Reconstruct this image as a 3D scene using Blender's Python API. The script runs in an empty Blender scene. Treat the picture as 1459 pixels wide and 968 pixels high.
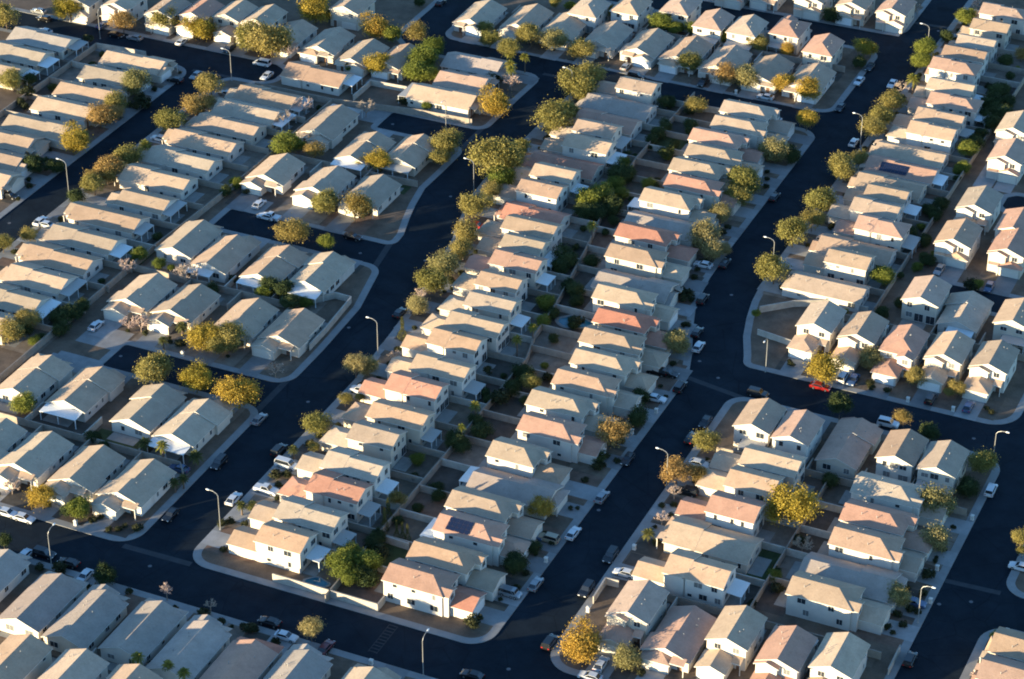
# Aerial view of a desert suburb in low sun.  Scene metres: x runs along the cross streets, y up the long streets.
import bpy, math, random
from mathutils import Vector, Matrix
R = random.Random(7)
S = bpy.context.scene
COL = S.collection
OX, OY = 200.0, -450.0          # survey grid (v, u) -> scene (x, y)
PZ = 0.12                        # top of the blocks, one kerb above the road

SUN_EL = 6.4
SUN_AZ = 41.0
SUN_E = 4.9
SUN_C = (1.0, 0.82, 0.51)
SKY_S = 0.15
EXPO = 1.93
FILT = 1.9
HCAM = 311.0
AZ = 0.42945929354498025
GROUPS = {'L1': 'houses on the near side of the bottom cross street', 'L0': 'houses in the nearest row', 'K': 'houses of the top left corner row', 'DW': 'houses left of the upper-left street', 'DE': 'houses right of the upper-left street', 'S1n': 'houses of the top cul-de-sac', 'S1': 'houses of the top cul-de-sac', 'S2n': 'houses of the middle cul-de-sac', 'S2': 'houses of the middle cul-de-sac', 'S3n': 'houses of the bottom cul-de-sac', 'S3': 'houses of the bottom cul-de-sac', 'S4n': 'houses on the far side of the bottom cross street', 'BW': 'houses left of the S-bend street', 'BWx': 'houses of the top left cross street', 'GN': 'houses of the top left cross street', 'GNx': 'houses at the top bend', 'FN': 'houses on the far side of the top cross street', 'HS': 'houses on the near side of the topmost street', 'HN': 'houses on the far side of the topmost street', 'AE': 'houses right of the upper middle street', 'RN': 'houses right of the dirt alley', 'RNb': 'houses at the right edge', 'RS': 'houses in the second row beyond the right cross street', 'FNR': 'houses on the far side of the right cross street', 'FS': 'houses on the near side of the right cross street', 'M1': 'houses right of the S-bend street', 'M2': 'houses left of the middle street', 'P0': 'houses on the right stretch of the bottom cross street', 'P1': 'houses right of the lower middle street', 'P2': 'houses left of the right-hand street', 'X': 'houses right of the right-hand street'}
SHRUB_ROWS = ('M1', 'M2', 'P0', 'P1', 'P2', 'S4n', 'FNR', 'AE', 'DW', 'DE', 'L1', 'S3n')
# blocks: (v, u, corner radius)
BLOCKS = [
('block between S-bend and middle streets', [(-233.5, 348, 5.5), (-165, 348, 5.5), (-164.6, 456), (-167.5, 466), (-171.2, 476), (-174.6, 487), (-176, 500), (-176.5, 516), (-176.6, 585, 5.5), (-247, 585, 5.5), (-247.5, 545), (-247.4, 522), (-246.5, 512), (-244.3, 502), (-241.3, 491), (-238.3, 473), (-236.2, 456), (-235.2, 446), (-233.4, 423)]),
('blocks left of the S-bend street', [(-340, 348, 0), (-245.7, 348, 5.5), (-245.8, 404.7, 5), (-289, 404.7, 0.8), (-289, 414.8, 0.8), (-245.8, 414.8, 5), (-245.9, 432), (-246.8, 452), (-251, 471.8, 5), (-299.3, 471.8, 0.8), (-299.3, 481.8, 0.8), (-252.8, 481.8, 5), (-253.3, 488), (-255.7, 496), (-257.5, 503), (-259.2, 512), (-259, 521), (-259, 537.5, 5), (-286.5, 537.5, 0.8), (-286.5, 547.5, 0.8), (-258.8, 547.5, 4), (-258.6, 569), (-258, 585.5, 5), (-300, 585.5, 6), (-307, 592, 6), (-307, 720, 0), (-440, 720, 0), (-440, 560.4, 0), (-330, 560.4, 3), (-326, 558, 3), (-326, 551, 3), (-330, 548.5, 3), (-340, 548.5, 6)]),
('block left of the upper-left street', [(-349.9, 340, 0), (-349.9, 548.5, 6), (-440, 548.5, 0), (-440, 340, 0)]),
('block above the top cross street', [(-296, 596, 5), (-176.6, 596, 5), (-176.6, 640, 5), (-296, 640, 5)]),
('block above the topmost street', [(-296, 651.6, 5), (-174, 651.6, 6), (-174, 720, 0), (-296, 720, 0)]),
('near blocks below the bottom cross street', [(-345, 336, 0), (-60, 336, 0), (-60, 260, 0), (-345, 260, 0)]),
('block right of lower middle street', [(-153.3, 348, 6), (-89.9, 348, 6), (-89.9, 454, 6), (-153.3, 454, 5)]),
('block above the right cross street', [(-155.0, 465.8, 6), (-156.3, 470), (-159.4, 478), (-161.5, 486), (-163, 494), (-164, 505), (-164, 720, 0), (-60, 720, 0), (-60, 572, 0), (-119, 572, 2), (-121, 570, 1), (-121, 565, 1), (-119, 563, 2), (-60, 563, 0), (-60, 521.3, 0), (-125, 521.3, 2), (-127, 519, 1), (-127, 515, 1), (-125, 513, 2), (-60, 513, 0), (-60, 500, 0), (-91.5, 490, 0), (-91.5, 465.8, 7)]),
('upper block right of right-hand street', [(-78.5, 407.5, 5), (-50, 407.5, 0), (-50, 470, 0), (-78.5, 470, 0)]),
('lower block right of right-hand street', [(-78.5, 397, 6), (-50, 397, 0), (-50, 340, 0), (-78.5, 340, 0)]),
]
GUTTERS = [
((-247.5, 347.6), (-231.5, 347.9), 1.5, 'S-bend street at its near end'),
((-247.3, 402.5), (-247.3, 417), 1.6, 'the mouth of bottom cul-de-sac'),
((-252.5, 470), (-254.6, 483.5), 1.6, 'the mouth of middle cul-de-sac'),
((-260.3, 535.5), (-260.3, 549.5), 1.5, 'the mouth of top cul-de-sac'),
((-164.6, 456), (-150, 453.2), 1.5, 'middle street at right cross street'),
((-89.9, 406.8), (-78.5, 407.4), 1.4, 'right-hand street'),
((-174, 663), (-164, 663.6), 1.4, 'upper middle street near the top'),
((-350, 547.6), (-334, 548.2), 1.4, 'upper-left street at its far end'),
((-259, 586.6), (-246, 586.6), 1.4, 'S-bend street at its far end'),
]
# houses: row, where, front, u, v, length, width, storeys, roof, garage wing, patio, solar, hips, kerb, lot, back line
HOUSE_DATA = [
('L1', "leftmost house on bottom cross street's near side", '+u', 323.68, -264.27, 15.5, 9.2, 1, 'g', (5.6, 1.2, -1, True), 0, 0, (False, False), 336, (5.8, 7.12), 311.5),
('L1', "second-from-left house on bottom cross street's near side", '+u', 321.3, -250.03, 15.5, 9.2, 1, 'g', (5.6, 1.75, 1, True), 0, 0, (False, False), 336, (7.12, 5.51), 311.5),
('L1', "third-from-left house on bottom cross street's near side", '+u', 320.45, -239, 15.5, 9.2, 1, 'g', (5.6, 2.5, -1, False), 0, 0, (False, False), 336, (5.51, 6.0), 311.5),
('L1', "fourth-from-left house on bottom cross street's near side", '+u', 322.09, -227, 15.5, 9.2, 1, 'g', (5.6, 1.2, 1, True), 0, 0, (False, False), 336, (6.0, 5.75), 311.5),
('L1', "fifth-from-left house on bottom cross street's near side", '+u', 320.46, -215.5, 15.5, 9.2, 1, 'g', (5.6, 2.5, -1, False), 0, 0, (False, False), 336, (5.75, 5.55), 311.5),
('L1', "sixth-from-left house on bottom cross street's near side", '+u', 319.07, -204.4, 15.5, 9.2, 1, 'r', (5.6, 2.5, 1, True), 0, 0, (False, False), 336, (5.55, 5.52), 311.5),
('L1', "seventh-from-left house on bottom cross street's near side", '+u', 320.66, -193.36, 15.5, 9.2, 1, 'g', (5.6, 2.39, -1, False), 0, 0, (False, False), 336, (5.52, 6.79), 311.5),
('L1', "eighth-from-left house on bottom cross street's near side", '+u', 321.25, -179.79, 15.5, 9.2, 1, 'k', (5.6, 1.8, 1, False), 0, 0, (False, False), 336, (6.79, 6.64), 311.5),
('L1', "ninth-from-left house added for shade on bottom cross street's near side", '+u', 320.75, -166.5, 15.5, 9.2, 1, 'g', (5.6, 2.3, -1, False), 0, 0, (False, False), 336, (6.64, 6.25), 311.5),  # L1 from here on: unseen houses added to shade the near intersection
('L1', "tenth-from-left house added for shade on bottom cross street's near side", '+u', 320.73, -154.01, 15.5, 9.2, 1, 'k', (5.6, 2.32, 1, True), 0, 0, (False, False), 336, (6.25, 6.01), 311.5),
('L1', "eleventh-from-left house added for shade on bottom cross street's near side", '+u', 320.76, -141.99, 15.5, 9.2, 1, 'g', (5.6, 2.29, -1, False), 0, 0, (False, False), 336, (6.01, 6.25), 311.5),
('L1', "twelfth-from-left house added for shade on bottom cross street's near side", '+u', 320.77, -129.5, 15.5, 9.2, 1, 'k', (5.6, 2.28, 1, False), 0, 0, (False, False), 336, (6.25, 6.25), 311.5),
('L1', "thirteenth-from-left house added for shade on bottom cross street's near side", '+u', 320.77, -117.01, 15.5, 9.2, 1, 'g', (5.6, 2.28, -1, True), 0, 0, (False, False), 336, (6.25, 5.99), 311.5),
('L1', "fourteenth-from-left house added for shade on bottom cross street's near side", '+u', 320.76, -105.02, 15.5, 9.2, 1, 'k', (5.6, 2.29, 1, False), 0, 0, (False, False), 336, (5.99, 5.8), 311.5),
('L0', 'leftmost house in the nearest row', '-u', 301.05, -242.71, 13.0, 9, 2, 't', (6, 5, -1, True), 0, 0, (False, False), None, (6.12, 5.7), 311.5),
('L0', 'second-from-left house in the nearest row', '-u', 301.75, -230.47, 13.0, 9, 2, 't', (6, 5, 1, True), 0, 0, (False, False), None, (5.81, 6.12), 311.5),
('L0', 'third-from-left house in the nearest row', '-u', 302.09, -218.85, 13.0, 9, 2, 't', (6, 5, -1, False), 0, 0, (False, False), None, (5.7, 5.81), 311.5),
('K', 'nearest house in the top-left corner row', '-v', 520.03, -396.65, 16.27, 9, 1, 'k', (0, 0, -1, False), 1, 0, (False, False), None, (5.7, 5.69), -382),
('K', 'second-nearest house in the top-left corner row', '-v', 531.4, -396.82, 17.44, 9, 1, 'k', (0, 0, 1, False), 1, 0, (False, False), None, (5.69, 5.38), -382),
('K', 'third-nearest house in the top-left corner row', '-v', 542.16, -395.91, 18.5, 9, 1, 'g', (0, 0, -1, True), 2, 0, (False, False), None, (5.38, 5.7), -382),
('DW', "nearest house on upper-left street's left side", '+v', 465.8, -363.28, 16.0, 8.6, 1, 'k', (6, 1.2, -1, False), 0, 0, (False, False), -349.9, (4.95, 5.5), -382),
('DW', "second-nearest house on upper-left street's left side", '+v', 475.7, -366.34, 15.94, 8.6, 1, 'k', (6, 2, 1, False), 0, 0, (False, False), -349.9, (4.95, 4.95), -382),
('DW', "third-nearest house on upper-left street's left side", '+v', 485.6, -369.57, 16.07, 8.6, 1, 'k', (6, 2, -1, True), 0, 0, (False, False), -349.9, (4.95, 4.95), -382),
('DW', "fourth-nearest house on upper-left street's left side", '+v', 495.5, -366.11, 18.5, 8.6, 1, 'k', (6, 1.76, 1, False), 0, 0, (False, False), -349.9, (6.22, 4.95), -382),
('DW', "fifth-nearest house on upper-left street's left side", '+v', 507.95, -365.9, 17.04, 8.6, 1, 'k', (6, 2, -1, False), 0, 0, (False, False), -349.9, (5.1, 6.22), -382),
('DW', "sixth-nearest house on upper-left street's left side", '+v', 518.14, -365.54, 16.63, 8.6, 1, 'k', (6, 2, 1, False), 0, 0, (False, False), -349.9, (5.81, 5.1), -382),
('DW', "seventh-nearest house on upper-left street's left side", '+v', 529.76, -365.3, 16.17, 8.6, 1, 'k', (6, 2, -1, False), 0, 0, (False, False), -349.9, (5.33, 5.81), -382),
('DW', "eighth-nearest house on upper-left street's left side", '+v', 540.42, -363.83, 18.5, 8.6, 1, 'k', (6, 1.2, 1, False), 0, 0, (False, False), -349.9, (5.5, 5.33), -382),
('DE', "nearest house on upper-left street's right side", '-v', 406.67, -321.46, 13.37, 8.5, 1, 'k', (6, 2.5, -1, False), 0, 0, (False, False), -340, (5.45, 5.23), -305),
('DE', "second-nearest house on upper-left street's right side", '-v', 417.14, -321.34, 15.47, 8.5, 1, 'k', (6, 2.5, 1, False), 1, 0, (False, False), -340, (5.23, 5.5), -305),
('DE', "third-nearest house on upper-left street's right side", '-v', 428.13, -321.24, 15.94, 8.5, 1, 'k', (6, 2.5, -1, True), 2, 0, (False, False), -340, (5.5, 5.02), -305),
('DE', "fourth-nearest house on upper-left street's right side", '-v', 438.18, -321.67, 17.98, 8.5, 1, 'k', (6, 2.5, 1, False), 0, 0, (False, False), -340, (5.02, 5.38), -305),
('DE', "fifth-nearest house on upper-left street's right side", '-v', 448.94, -321.7, 18.35, 8.5, 1, 'k', (6, 2.5, -1, False), 1, 0, (False, False), -340, (5.38, 5.82), -305),
('DE', "sixth-nearest house on upper-left street's right side", '-v', 460.57, -322.25, 18.5, 8.5, 1, 'k', (6, 2.5, 1, False), 2, 0, (False, False), -340, (5.82, 5.66), -305),
('DE', "seventh-nearest house on upper-left street's right side", '-v', 471.9, -318.19, 13.5, 8.5, 1, 'k', (6, 2.5, -1, False), 2, 0, (False, False), -340, (5.66, 5.83), -305),
('DE', "eighth-nearest house on upper-left street's right side", '-v', 483.55, -321.85, 18.5, 8.5, 1, 'k', (6, 2.5, 1, False), 0, 0, (False, False), -340, (5.83, 5.8), -305),
('DE', "ninth-nearest house on upper-left street's right side", '-v', 495.14, -321.35, 18.5, 8.5, 1, 'k', (6, 2.5, -1, False), 0, 0, (False, False), -340, (5.8, 5.49), -305),
('DE', "tenth-nearest house on upper-left street's right side", '-v', 506.13, -321.14, 18.5, 8.5, 1, 'k', (6, 2.5, 1, False), 0, 0, (False, False), -340, (5.49, 5.4), -305),
('DE', "eleventh-nearest house on upper-left street's right side", '-v', 516.92, -320.08, 17.9, 8.5, 1, 'k', (6, 2.5, -1, True), 0, 0, (False, False), -340, (5.4, 4.9), -305),
('DE', "twelfth-nearest house on upper-left street's right side", '-v', 526.72, -319.58, 18.3, 8.5, 1, 'k', (6, 2.5, 1, False), 1, 0, (False, False), -340, (4.9, 4.9), -305),
('DE', "thirteenth-nearest house on upper-left street's right side", '-v', 536.52, -319.09, 17.14, 8.5, 1, 'k', (6, 2.5, -1, False), 2, 0, (False, False), -340, (4.9, 5.45), -305),
('S1n', "house at top cul-de-sac's closed end", '-u', 529.42, -296.82, 16.13, 9.6, 1, 'k', (5.5, 2.5, -1, False), 2, 0, (False, False), None, (6.0, 6.0), None),
('S1', "leftmost house on top cul-de-sac's near side", '+u', 519.8, -281.06, 14.5, 9.4, 1, 'k', (5.5, 2.5, -1, True), 1, 0, (False, False), 537, (5.9, 5.9), 511.5),
('S1', "second-from-left house on top cul-de-sac's near side", '+u', 523.72, -269.26, 14.5, 9.4, 1, 'k', (5.5, 1.2, 1, False), 2, 0, (False, False), 537, (5.9, 5.9), 511.5),
('S2n', "leftmost house on middle cul-de-sac's far side", '-u', 500.03, -296.53, 12.8, 9.7, 1, 'k', (5.8, 3, 1, False), 0, 0, (False, False), 481.5, (7.63, 6.05), 511.5),
('S2n', "second-from-left house on middle cul-de-sac's far side", '-u', 499.44, -281.27, 12.8, 9.7, 1, 'k', (5.8, 3, 1, False), 0, 0, (False, False), 481.5, (6.4, 7.63), 511.5),
('S2n', "third-from-left house on middle cul-de-sac's far side", '-u', 500.17, -268.47, 12.8, 9.7, 1, 'k', (5.8, 3, 1, False), 0, 0, (False, False), 481.5, (6.05, 6.4), 511.5),
('S2', "leftmost house on middle cul-de-sac's near side", '+u', 459.12, -298.2, 14.8, 9.7, 1, 'k', (5.5, 1.2, -1, True), 0, 0, (False, False), 472, (6.05, 5.71), 444.5),
('S2', "second-from-left house on middle cul-de-sac's near side", '+u', 456.03, -286.78, 14.8, 9.7, 1, 'k', (5.5, 2.5, 1, False), 1, 0, (False, False), 472, (5.71, 6.97), 444.5),
('S2', "third-from-left house on middle cul-de-sac's near side", '+u', 456.63, -272.84, 14.8, 9.7, 1, 'k', (5.5, 2.5, -1, True), 1, 0, (False, False), 472, (6.97, 5.96), 444.5),
('S2', "fourth-from-left house on middle cul-de-sac's near side", '+u', 458.29, -260.93, 14.8, 9.7, 1, 'k', (5.5, 1.2, 1, False), 1, 0, (False, False), 472, (5.96, 6.05), 444.5),
('S3n', "leftmost house on bottom cul-de-sac's far side", '-u', 432.52, -294.82, 13.2, 9.8, 1, 'k', (5.8, 3.5, 1, False), 0, 0, (False, False), 414.8, (6.01, 6.1), 444.5),
('S3n', "second-from-left house on bottom cul-de-sac's far side", '-u', 432.53, -282.81, 13.2, 9.8, 1, 'k', (5.8, 3.5, 1, False), 0, 0, (False, False), 414.8, (7.9, 6.01), 444.5),
('S3n', "third-from-left house on bottom cul-de-sac's far side", '-u', 432.51, -266.95, 13.2, 9.8, 1, 'k', (5.8, 3.5, 1, False), 0, 0, (False, False), 414.8, (6.02, 7.9), 444.5),
('S3n', "fourth-from-left house on bottom cul-de-sac's far side", '-u', 432.91, -254.91, 13.2, 9.8, 1, 'k', (5.8, 3.5, 1, False), 0, 0, (False, False), 414.8, (6.1, 6.02), 444.5),
('S3', "leftmost house on bottom cul-de-sac's near side", '+u', 389.8, -297.62, 14.8, 9.8, 1, 'k', (5.5, 2.3, -1, True), 0, 0, (False, False), 404.7, (6.1, 6.59), 376.3),
('S3', "second-from-left house on bottom cul-de-sac's near side", '+u', 390.39, -284.44, 14.8, 9.8, 1, 'k', (5.5, 1.71, 1, False), 1, 0, (False, False), 404.7, (6.59, 7.9), 376.3),
('S3', "third-from-left house on bottom cul-de-sac's near side", '+u', 390.03, -267.36, 14.8, 9.8, 1, 'k', (5.5, 2.07, -1, True), 0, 0, (False, False), 404.7, (7.9, 5.76), 376.3),
('S3', "fourth-from-left house on bottom cul-de-sac's near side", '+u', 388.88, -255.84, 14.8, 9.8, 1, 'k', (5.5, 2.5, 1, False), 1, 0, (False, False), 404.7, (5.76, 6.1), 376.3),
('S4n', "leftmost house on bottom cross street's far side", '-u', 364.6, -292.12, 13.5, 9.9, 1, 'k', (5.8, 3.5, 1, False), 0, 0, (False, False), 348, (6.07, 6.15), 376.3),
('S4n', "second-from-left house on bottom cross street's far side", '-u', 364.4, -279.98, 13.5, 9.9, 1, 'k', (5.8, 3.5, 1, False), 0, 0, (False, False), 348, (6.5, 6.07), 376.3),
('S4n', "third-from-left house on bottom cross street's far side", '-u', 364.59, -266.98, 13.5, 9.9, 1, 'k', (5.8, 3.5, 1, False), 0, 0, (False, False), 348, (6.34, 6.5), 376.3),
('S4n', "fourth-from-left house on bottom cross street's far side", '-u', 364.56, -254.29, 13.5, 9.9, 1, 'k', (5.8, 3.5, 1, False), 0, 0, (False, False), 348, (6.15, 6.34), 376.3),
('BW', "nearest house on S-bend street's upper left side", '+v', 556.99, -275.34, 18.5, 9.4, 1, 't', (5.5, 2, -1, False), 2, 0, (False, False), -258.6, (5.35, 5.9), None),
('BW', "second-nearest house on S-bend street's upper left side", '+v', 567.69, -274.68, 13.95, 9.4, 1, 'o', (5.5, 2, 1, False), 0, 0, (False, False), -258.6, (5.67, 5.35), None),
('BW', "third-nearest house on S-bend street's upper left side", '+v', 579.03, -276.61, 16.41, 9.4, 1, 'g', (5.5, 2, -1, False), 0, 0, (False, False), -258.6, (5.9, 5.67), None),
('BWx', 'long house ending top-left cross street', '-v', 554.44, -313.56, 17.97, 9.0, 1, 't', (0, 0, -1, False), 1, 0, (False, False), None, (5.7, 5.7), None),
('GN', "leftmost house on top-left cross street's far side", '-u', 567.42, -397.24, 11.0, 8.2, 2, 't', (5.6, 1.2, -1, True), 0, 0, (False, False), 560.4, (5.8, 5.3), None),
('GN', "second-from-left house on top-left cross street's far side", '-u', 569.73, -385.63, 11.0, 8.2, 2, 't', (5.6, 1.2, 1, False), 0, 0, (False, False), 560.4, (7.08, 5.8), None),
('GN', "third-from-left house on top-left cross street's far side", '-u', 570.64, -371.46, 11.0, 8.2, 2, 't', (5.6, 1.2, -1, False), 0, 0, (False, False), 560.4, (4.75, 7.08), None),
('GN', "fourth-from-left house on top-left cross street's far side", '-u', 573.39, -361.96, 11.0, 8.2, 2, 'r', (5.6, 2.29, 1, False), 0, 0, (False, False), 560.4, (4.75, 4.75), None),
('GN', "fifth-from-left house on top-left cross street's far side", '-u', 576.46, -352.46, 11.0, 8.2, 2, 't', (5.6, 4.5, -1, False), 0, 0, (False, False), 560.4, (4.75, 4.75), None),
('GN', "sixth-from-left house on top-left cross street's far side", '-u', 577.13, -342.96, 11.0, 8.2, 2, 't', (5.6, 4.5, 1, False), 0, 0, (False, False), 560.4, (4.75, 4.75), None),
('GN', "seventh-from-left house on top-left cross street's far side", '-u', 574.39, -332.96, 14.0, 9.2, 1, 'k', (5.6, 1.79, -1, True), 0, 0, (False, False), 560.4, (6.08, 5.25), None),
('GN', "eighth-from-left house on top-left cross street's far side", '-u', 574.48, -320.81, 14.0, 9.2, 1, 'k', (5.6, 1.88, 1, True), 0, 0, (False, False), 560.4, (6.25, 6.08), None),
('GN', "ninth-from-left house on top-left cross street's far side", '-u', 571.42, -308.3, 14.0, 9.2, 1, 'k', (5.6, 1.2, -1, False), 0, 0, (False, False), 560.4, (5.37, 6.25), None),
('GN', "tenth-from-left house on top-left cross street's far side", '-u', 572.87, -297.56, 14.0, 9.2, 1, 'k', (5.6, 1.2, 1, True), 0, 0, (False, False), 560.4, (5.8, 5.37), None),
('FN', "leftmost house on top cross street's far side", '-u', 609.11, -289.25, 15.0, 9.6, 1, 'k', (5.6, 1.2, -1, False), 0, 0, (False, False), 595.5, (6.85, 6.0), 622.5),
('FN', "second-from-left house on top cross street's far side", '-u', 612.1, -275.54, 15.0, 9.6, 1, 'k', (5.6, 2, 1, False), 0, 0, (False, False), 595.5, (5.95, 6.85), 622.5),
('FN', "third-from-left house on top cross street's far side", '-u', 611.96, -263.63, 15.0, 9.6, 1, 'k', (5.6, 2, -1, False), 0, 0, (False, False), 595.5, (6.94, 5.95), 622.5),
('FN', "fourth-from-left house on top cross street's far side", '-u', 610.97, -249.76, 15.0, 9.6, 1, 'k', (5.6, 2, 1, True), 0, 0, (False, False), 595.5, (6.28, 6.94), 622.5),
('FN', "fifth-from-left house on top cross street's far side", '-u', 611.06, -237.19, 15.0, 9.6, 1, 'k', (5.6, 2, -1, False), 0, 0, (False, False), 595.5, (5.97, 6.28), 622.5),
('FN', "sixth-from-left house on top cross street's far side", '-u', 610.93, -225.26, 15.0, 9.6, 1, 'k', (5.6, 2, 1, True), 0, 0, (False, False), 595.5, (6.13, 5.97), 622.5),
('FN', "seventh-from-left house on top cross street's far side", '-u', 609.85, -213.01, 15.0, 9.6, 1, 'k', (5.6, 1.65, -1, True), 0, 0, (False, False), 595.5, (6.43, 6.13), 622.5),
('FN', "eighth-from-left house on top cross street's far side", '-u', 608.94, -200.15, 15.0, 9.6, 1, 'k', (5.6, 1.2, 1, False), 0, 0, (False, False), 595.5, (6.18, 6.43), 622.5),
('FN', "ninth-from-left house on top cross street's far side", '-u', 608.57, -187.78, 15.0, 9.6, 1, 'k', (5.6, 1.2, -1, False), 0, 0, (False, False), 595.5, (6.0, 6.18), 622.5),
('HS', "leftmost house on topmost street's near side", '+u', 621.73, -259.93, 10.8, 8.3, 2, 't', (5, 3, -1, False), 0, 0, (True, False), 640, (5.35, 5.24), 622.5),
('HS', "second-from-left house on topmost street's near side", '+u', 628.25, -249.45, 10.8, 8.3, 2, 't', (5, 1.2, 1, False), 0, 0, (True, False), 640, (5.24, 6.61), 622.5),
('HS', "third-from-left house on topmost street's near side", '+u', 634.04, -236.24, 10.8, 8.3, 2, 'o', (5, 1.2, -1, False), 2, 0, (True, True), 640, (6.61, 6.14), 622.5),
('HS', "fourth-from-left house on topmost street's near side", '+u', 628.43, -223.96, 10.8, 8.3, 2, 'o', (5, 1.2, 1, True), 2, 0, (True, False), 640, (6.14, 5.13), 622.5),
('HS', "fifth-from-left house on topmost street's near side", '+u', 628.61, -213.7, 10.8, 8.3, 2, 't', (5, 1.2, -1, False), 2, 0, (True, False), 640, (5.13, 5.71), 622.5),
('HS', "sixth-from-left house on topmost street's near side", '+u', 633.1, -202.29, 10.8, 8.3, 2, 'o', (5, 1.2, 1, False), 2, 0, (True, True), 640, (5.71, 6.26), 622.5),
('HS', "seventh-from-left house on topmost street's near side", '+u', 625.51, -189.76, 10.8, 8.3, 2, 'o', (5, 3, -1, True), 0, 0, (True, False), 640, (6.26, 5.35), 622.5),
('AE', "nearest house on upper middle street's right side", '-v', 503.3, -146.92, 17.68, 8.2, 1, 't', (5.5, 1.5, -1, True), 0, 0, (False, False), -163.85, (5.3, 5.66), -134.5),
('AE', "second-nearest house on upper middle street's right side", '-v', 514.12, -145.48, 10.3, 7.2, 2, 't', (6, 5.5, 1, False), 0, 0, (False, False), -164.0, (5.16, 4.25), -134.5),
('AE', "third-nearest house on upper middle street's right side", '-v', 523.12, -146.58, 18.04, 8.2, 1, 't', (5.5, 1.5, -1, False), 0, 0, (False, False), -164.0, (4.75, 5.05), -134.5),
('AE', "fourth-nearest house on upper middle street's right side", '-v', 532.72, -143.12, 12.01, 7.2, 2, 'o', (6, 5.5, 1, False), 2, 0, (True, False), -164.0, (4.55, 4.25), -134.5),
('AE', "fifth-nearest house on upper middle street's right side", '-v', 541.22, -147.28, 11.57, 7.2, 2, 't', (6, 5.5, -1, False), 0, 0, (False, False), -164.0, (4.25, 4.25), -134.5),
('AE', "sixth-nearest house on upper middle street's right side", '-v', 549.72, -146.99, 10.3, 7.2, 2, 't', (6, 5.5, 1, False), 1, 0, (False, False), -164.0, (4.25, 4.25), -134.5),
('AE', "seventh-nearest house on upper middle street's right side", '-v', 558.72, -148.92, 16.89, 8.2, 1, 't', (5.5, 1.44, -1, False), 0, 0, (False, False), -164.0, (4.75, 4.75), -134.5),
('AE', "eighth-nearest house on upper middle street's right side", '-v', 568.22, -148.78, 17.84, 8.2, 1, 'o', (5.5, 1.2, 1, False), 1, [(-1, -2, 7)], (False, False), -164.0, (4.75, 4.75), -134.5),
('AE', "ninth-nearest house on upper middle street's right side", '-v', 577.72, -149.17, 18.02, 8.2, 1, 't', (5.5, 1.2, -1, False), 0, 0, (False, False), -164.0, (4.75, 5.39), -134.5),
('AE', "tenth-nearest house on upper middle street's right side", '-v', 588.0, -146.65, 12.0, 7.2, 2, 't', (6, 5.5, 1, True), 0, 0, (False, False), -164.0, (4.89, 4.25), -134.5),
('AE', "eleventh-nearest house on upper middle street's right side", '-v', 596.5, -147.03, 12.4, 7.2, 2, 't', (6, 5.5, -1, False), 2, 0, (False, False), -164.0, (4.25, 5.19), -134.5),
('AE', "twelfth-nearest house on upper middle street's right side", '-v', 606.88, -146.14, 13.2, 7.2, 2, 'o', (6, 5.5, 1, False), 1, 0, (True, False), -164.0, (5.19, 4.4), -134.5),
('AE', "thirteenth-nearest house on upper middle street's right side", '-v', 615.68, -149.5, 12.21, 7.2, 2, 't', (6, 3.2, -1, False), 1, 0, (False, False), -164.0, (4.4, 6.34), -134.5),
('AE', "fourteenth-nearest house on upper middle street's right side", '-v', 628.36, -152.1, 12.73, 7.2, 2, 'o', (6, 1.2, 1, False), 0, 0, (True, False), -164.0, (6.34, 4.67), -134.5),
('AE', "fifteenth-nearest house on upper middle street's right side", '-v', 637.69, -151.91, 11.65, 7.2, 2, 't', (6, 1.2, -1, False), 0, 0, (False, False), -164.0, (4.67, 4.25), -134.5),
('AE', "sixteenth-nearest house on upper middle street's right side", '-v', 646.19, -150.97, 10.3, 7.2, 2, 't', (6, 2.68, 1, False), 0, 0, (False, False), -164.0, (4.25, 6.13), -134.5),
('AE', "seventeenth-nearest house on upper middle street's right side", '-v', 658.44, -150.21, 10.3, 7.2, 2, 't', (6, 3.44, -1, True), 0, 0, (False, False), -164.0, (6.13, 5.54), -134.5),
('AE', "eighteenth-nearest house on upper middle street's right side", '-v', 669.53, -149.12, 13.2, 7.2, 2, 'o', (6, 3.08, 1, False), 0, 0, (True, False), -164.0, (5.54, 4.8), -134.5),
('RN', "nearest house on dirt alley's right side", '-u', 536.53, -124.73, 10.8, 8.4, 2, 't', (5.4, 1.5, -1, True), 0, 0, (False, False), 521.4, (0.01, 5.4), None),
('RN', "second-nearest house on dirt alley's right side", '-u', 555.46, -124.76, 10.8, 8.4, 2, 't', (5.4, 1.5, 1, False), 0, 0, (False, False), None, (0.01, 0.01), None),
('RN', "third-nearest house on dirt alley's right side", '-u', 584.3, -124.74, 10.8, 8.4, 2, 'o', (5.4, 1.5, -1, False), 0, 0, (False, False), 572.2, (1.16, 0.01), None),
('RN', "fourth-nearest house on dirt alley's right side", '-u', 600.79, -127.06, 10.8, 8.4, 2, 't', (5.4, 1.5, 1, False), 2, 0, (False, False), 572.2, (5.4, 1.16), None),
('RNb', 'nearest house at the far right edge', '-u', 537.31, -111.55, 10.8, 8.4, 2, 'o', (5.4, 1.5, -1, True), 2, 0, (False, False), 521.4, (0.77, 5.4), None),
('RNb', 'second-nearest house at the far right edge', '-u', 548.31, -113.09, 10.8, 8.4, 2, 'o', (5.4, 1.5, 1, False), 0, 0, (False, False), None, (5.4, 0.77), None),
('RS', "leftmost house behind right cross street's far row", '+u', 506.5, -124.01, 10.8, 8.4, 2, 'o', (0, 0, -1, True), 0, 0, (False, False), None, (5.4, 4.85), 494.5),
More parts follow.
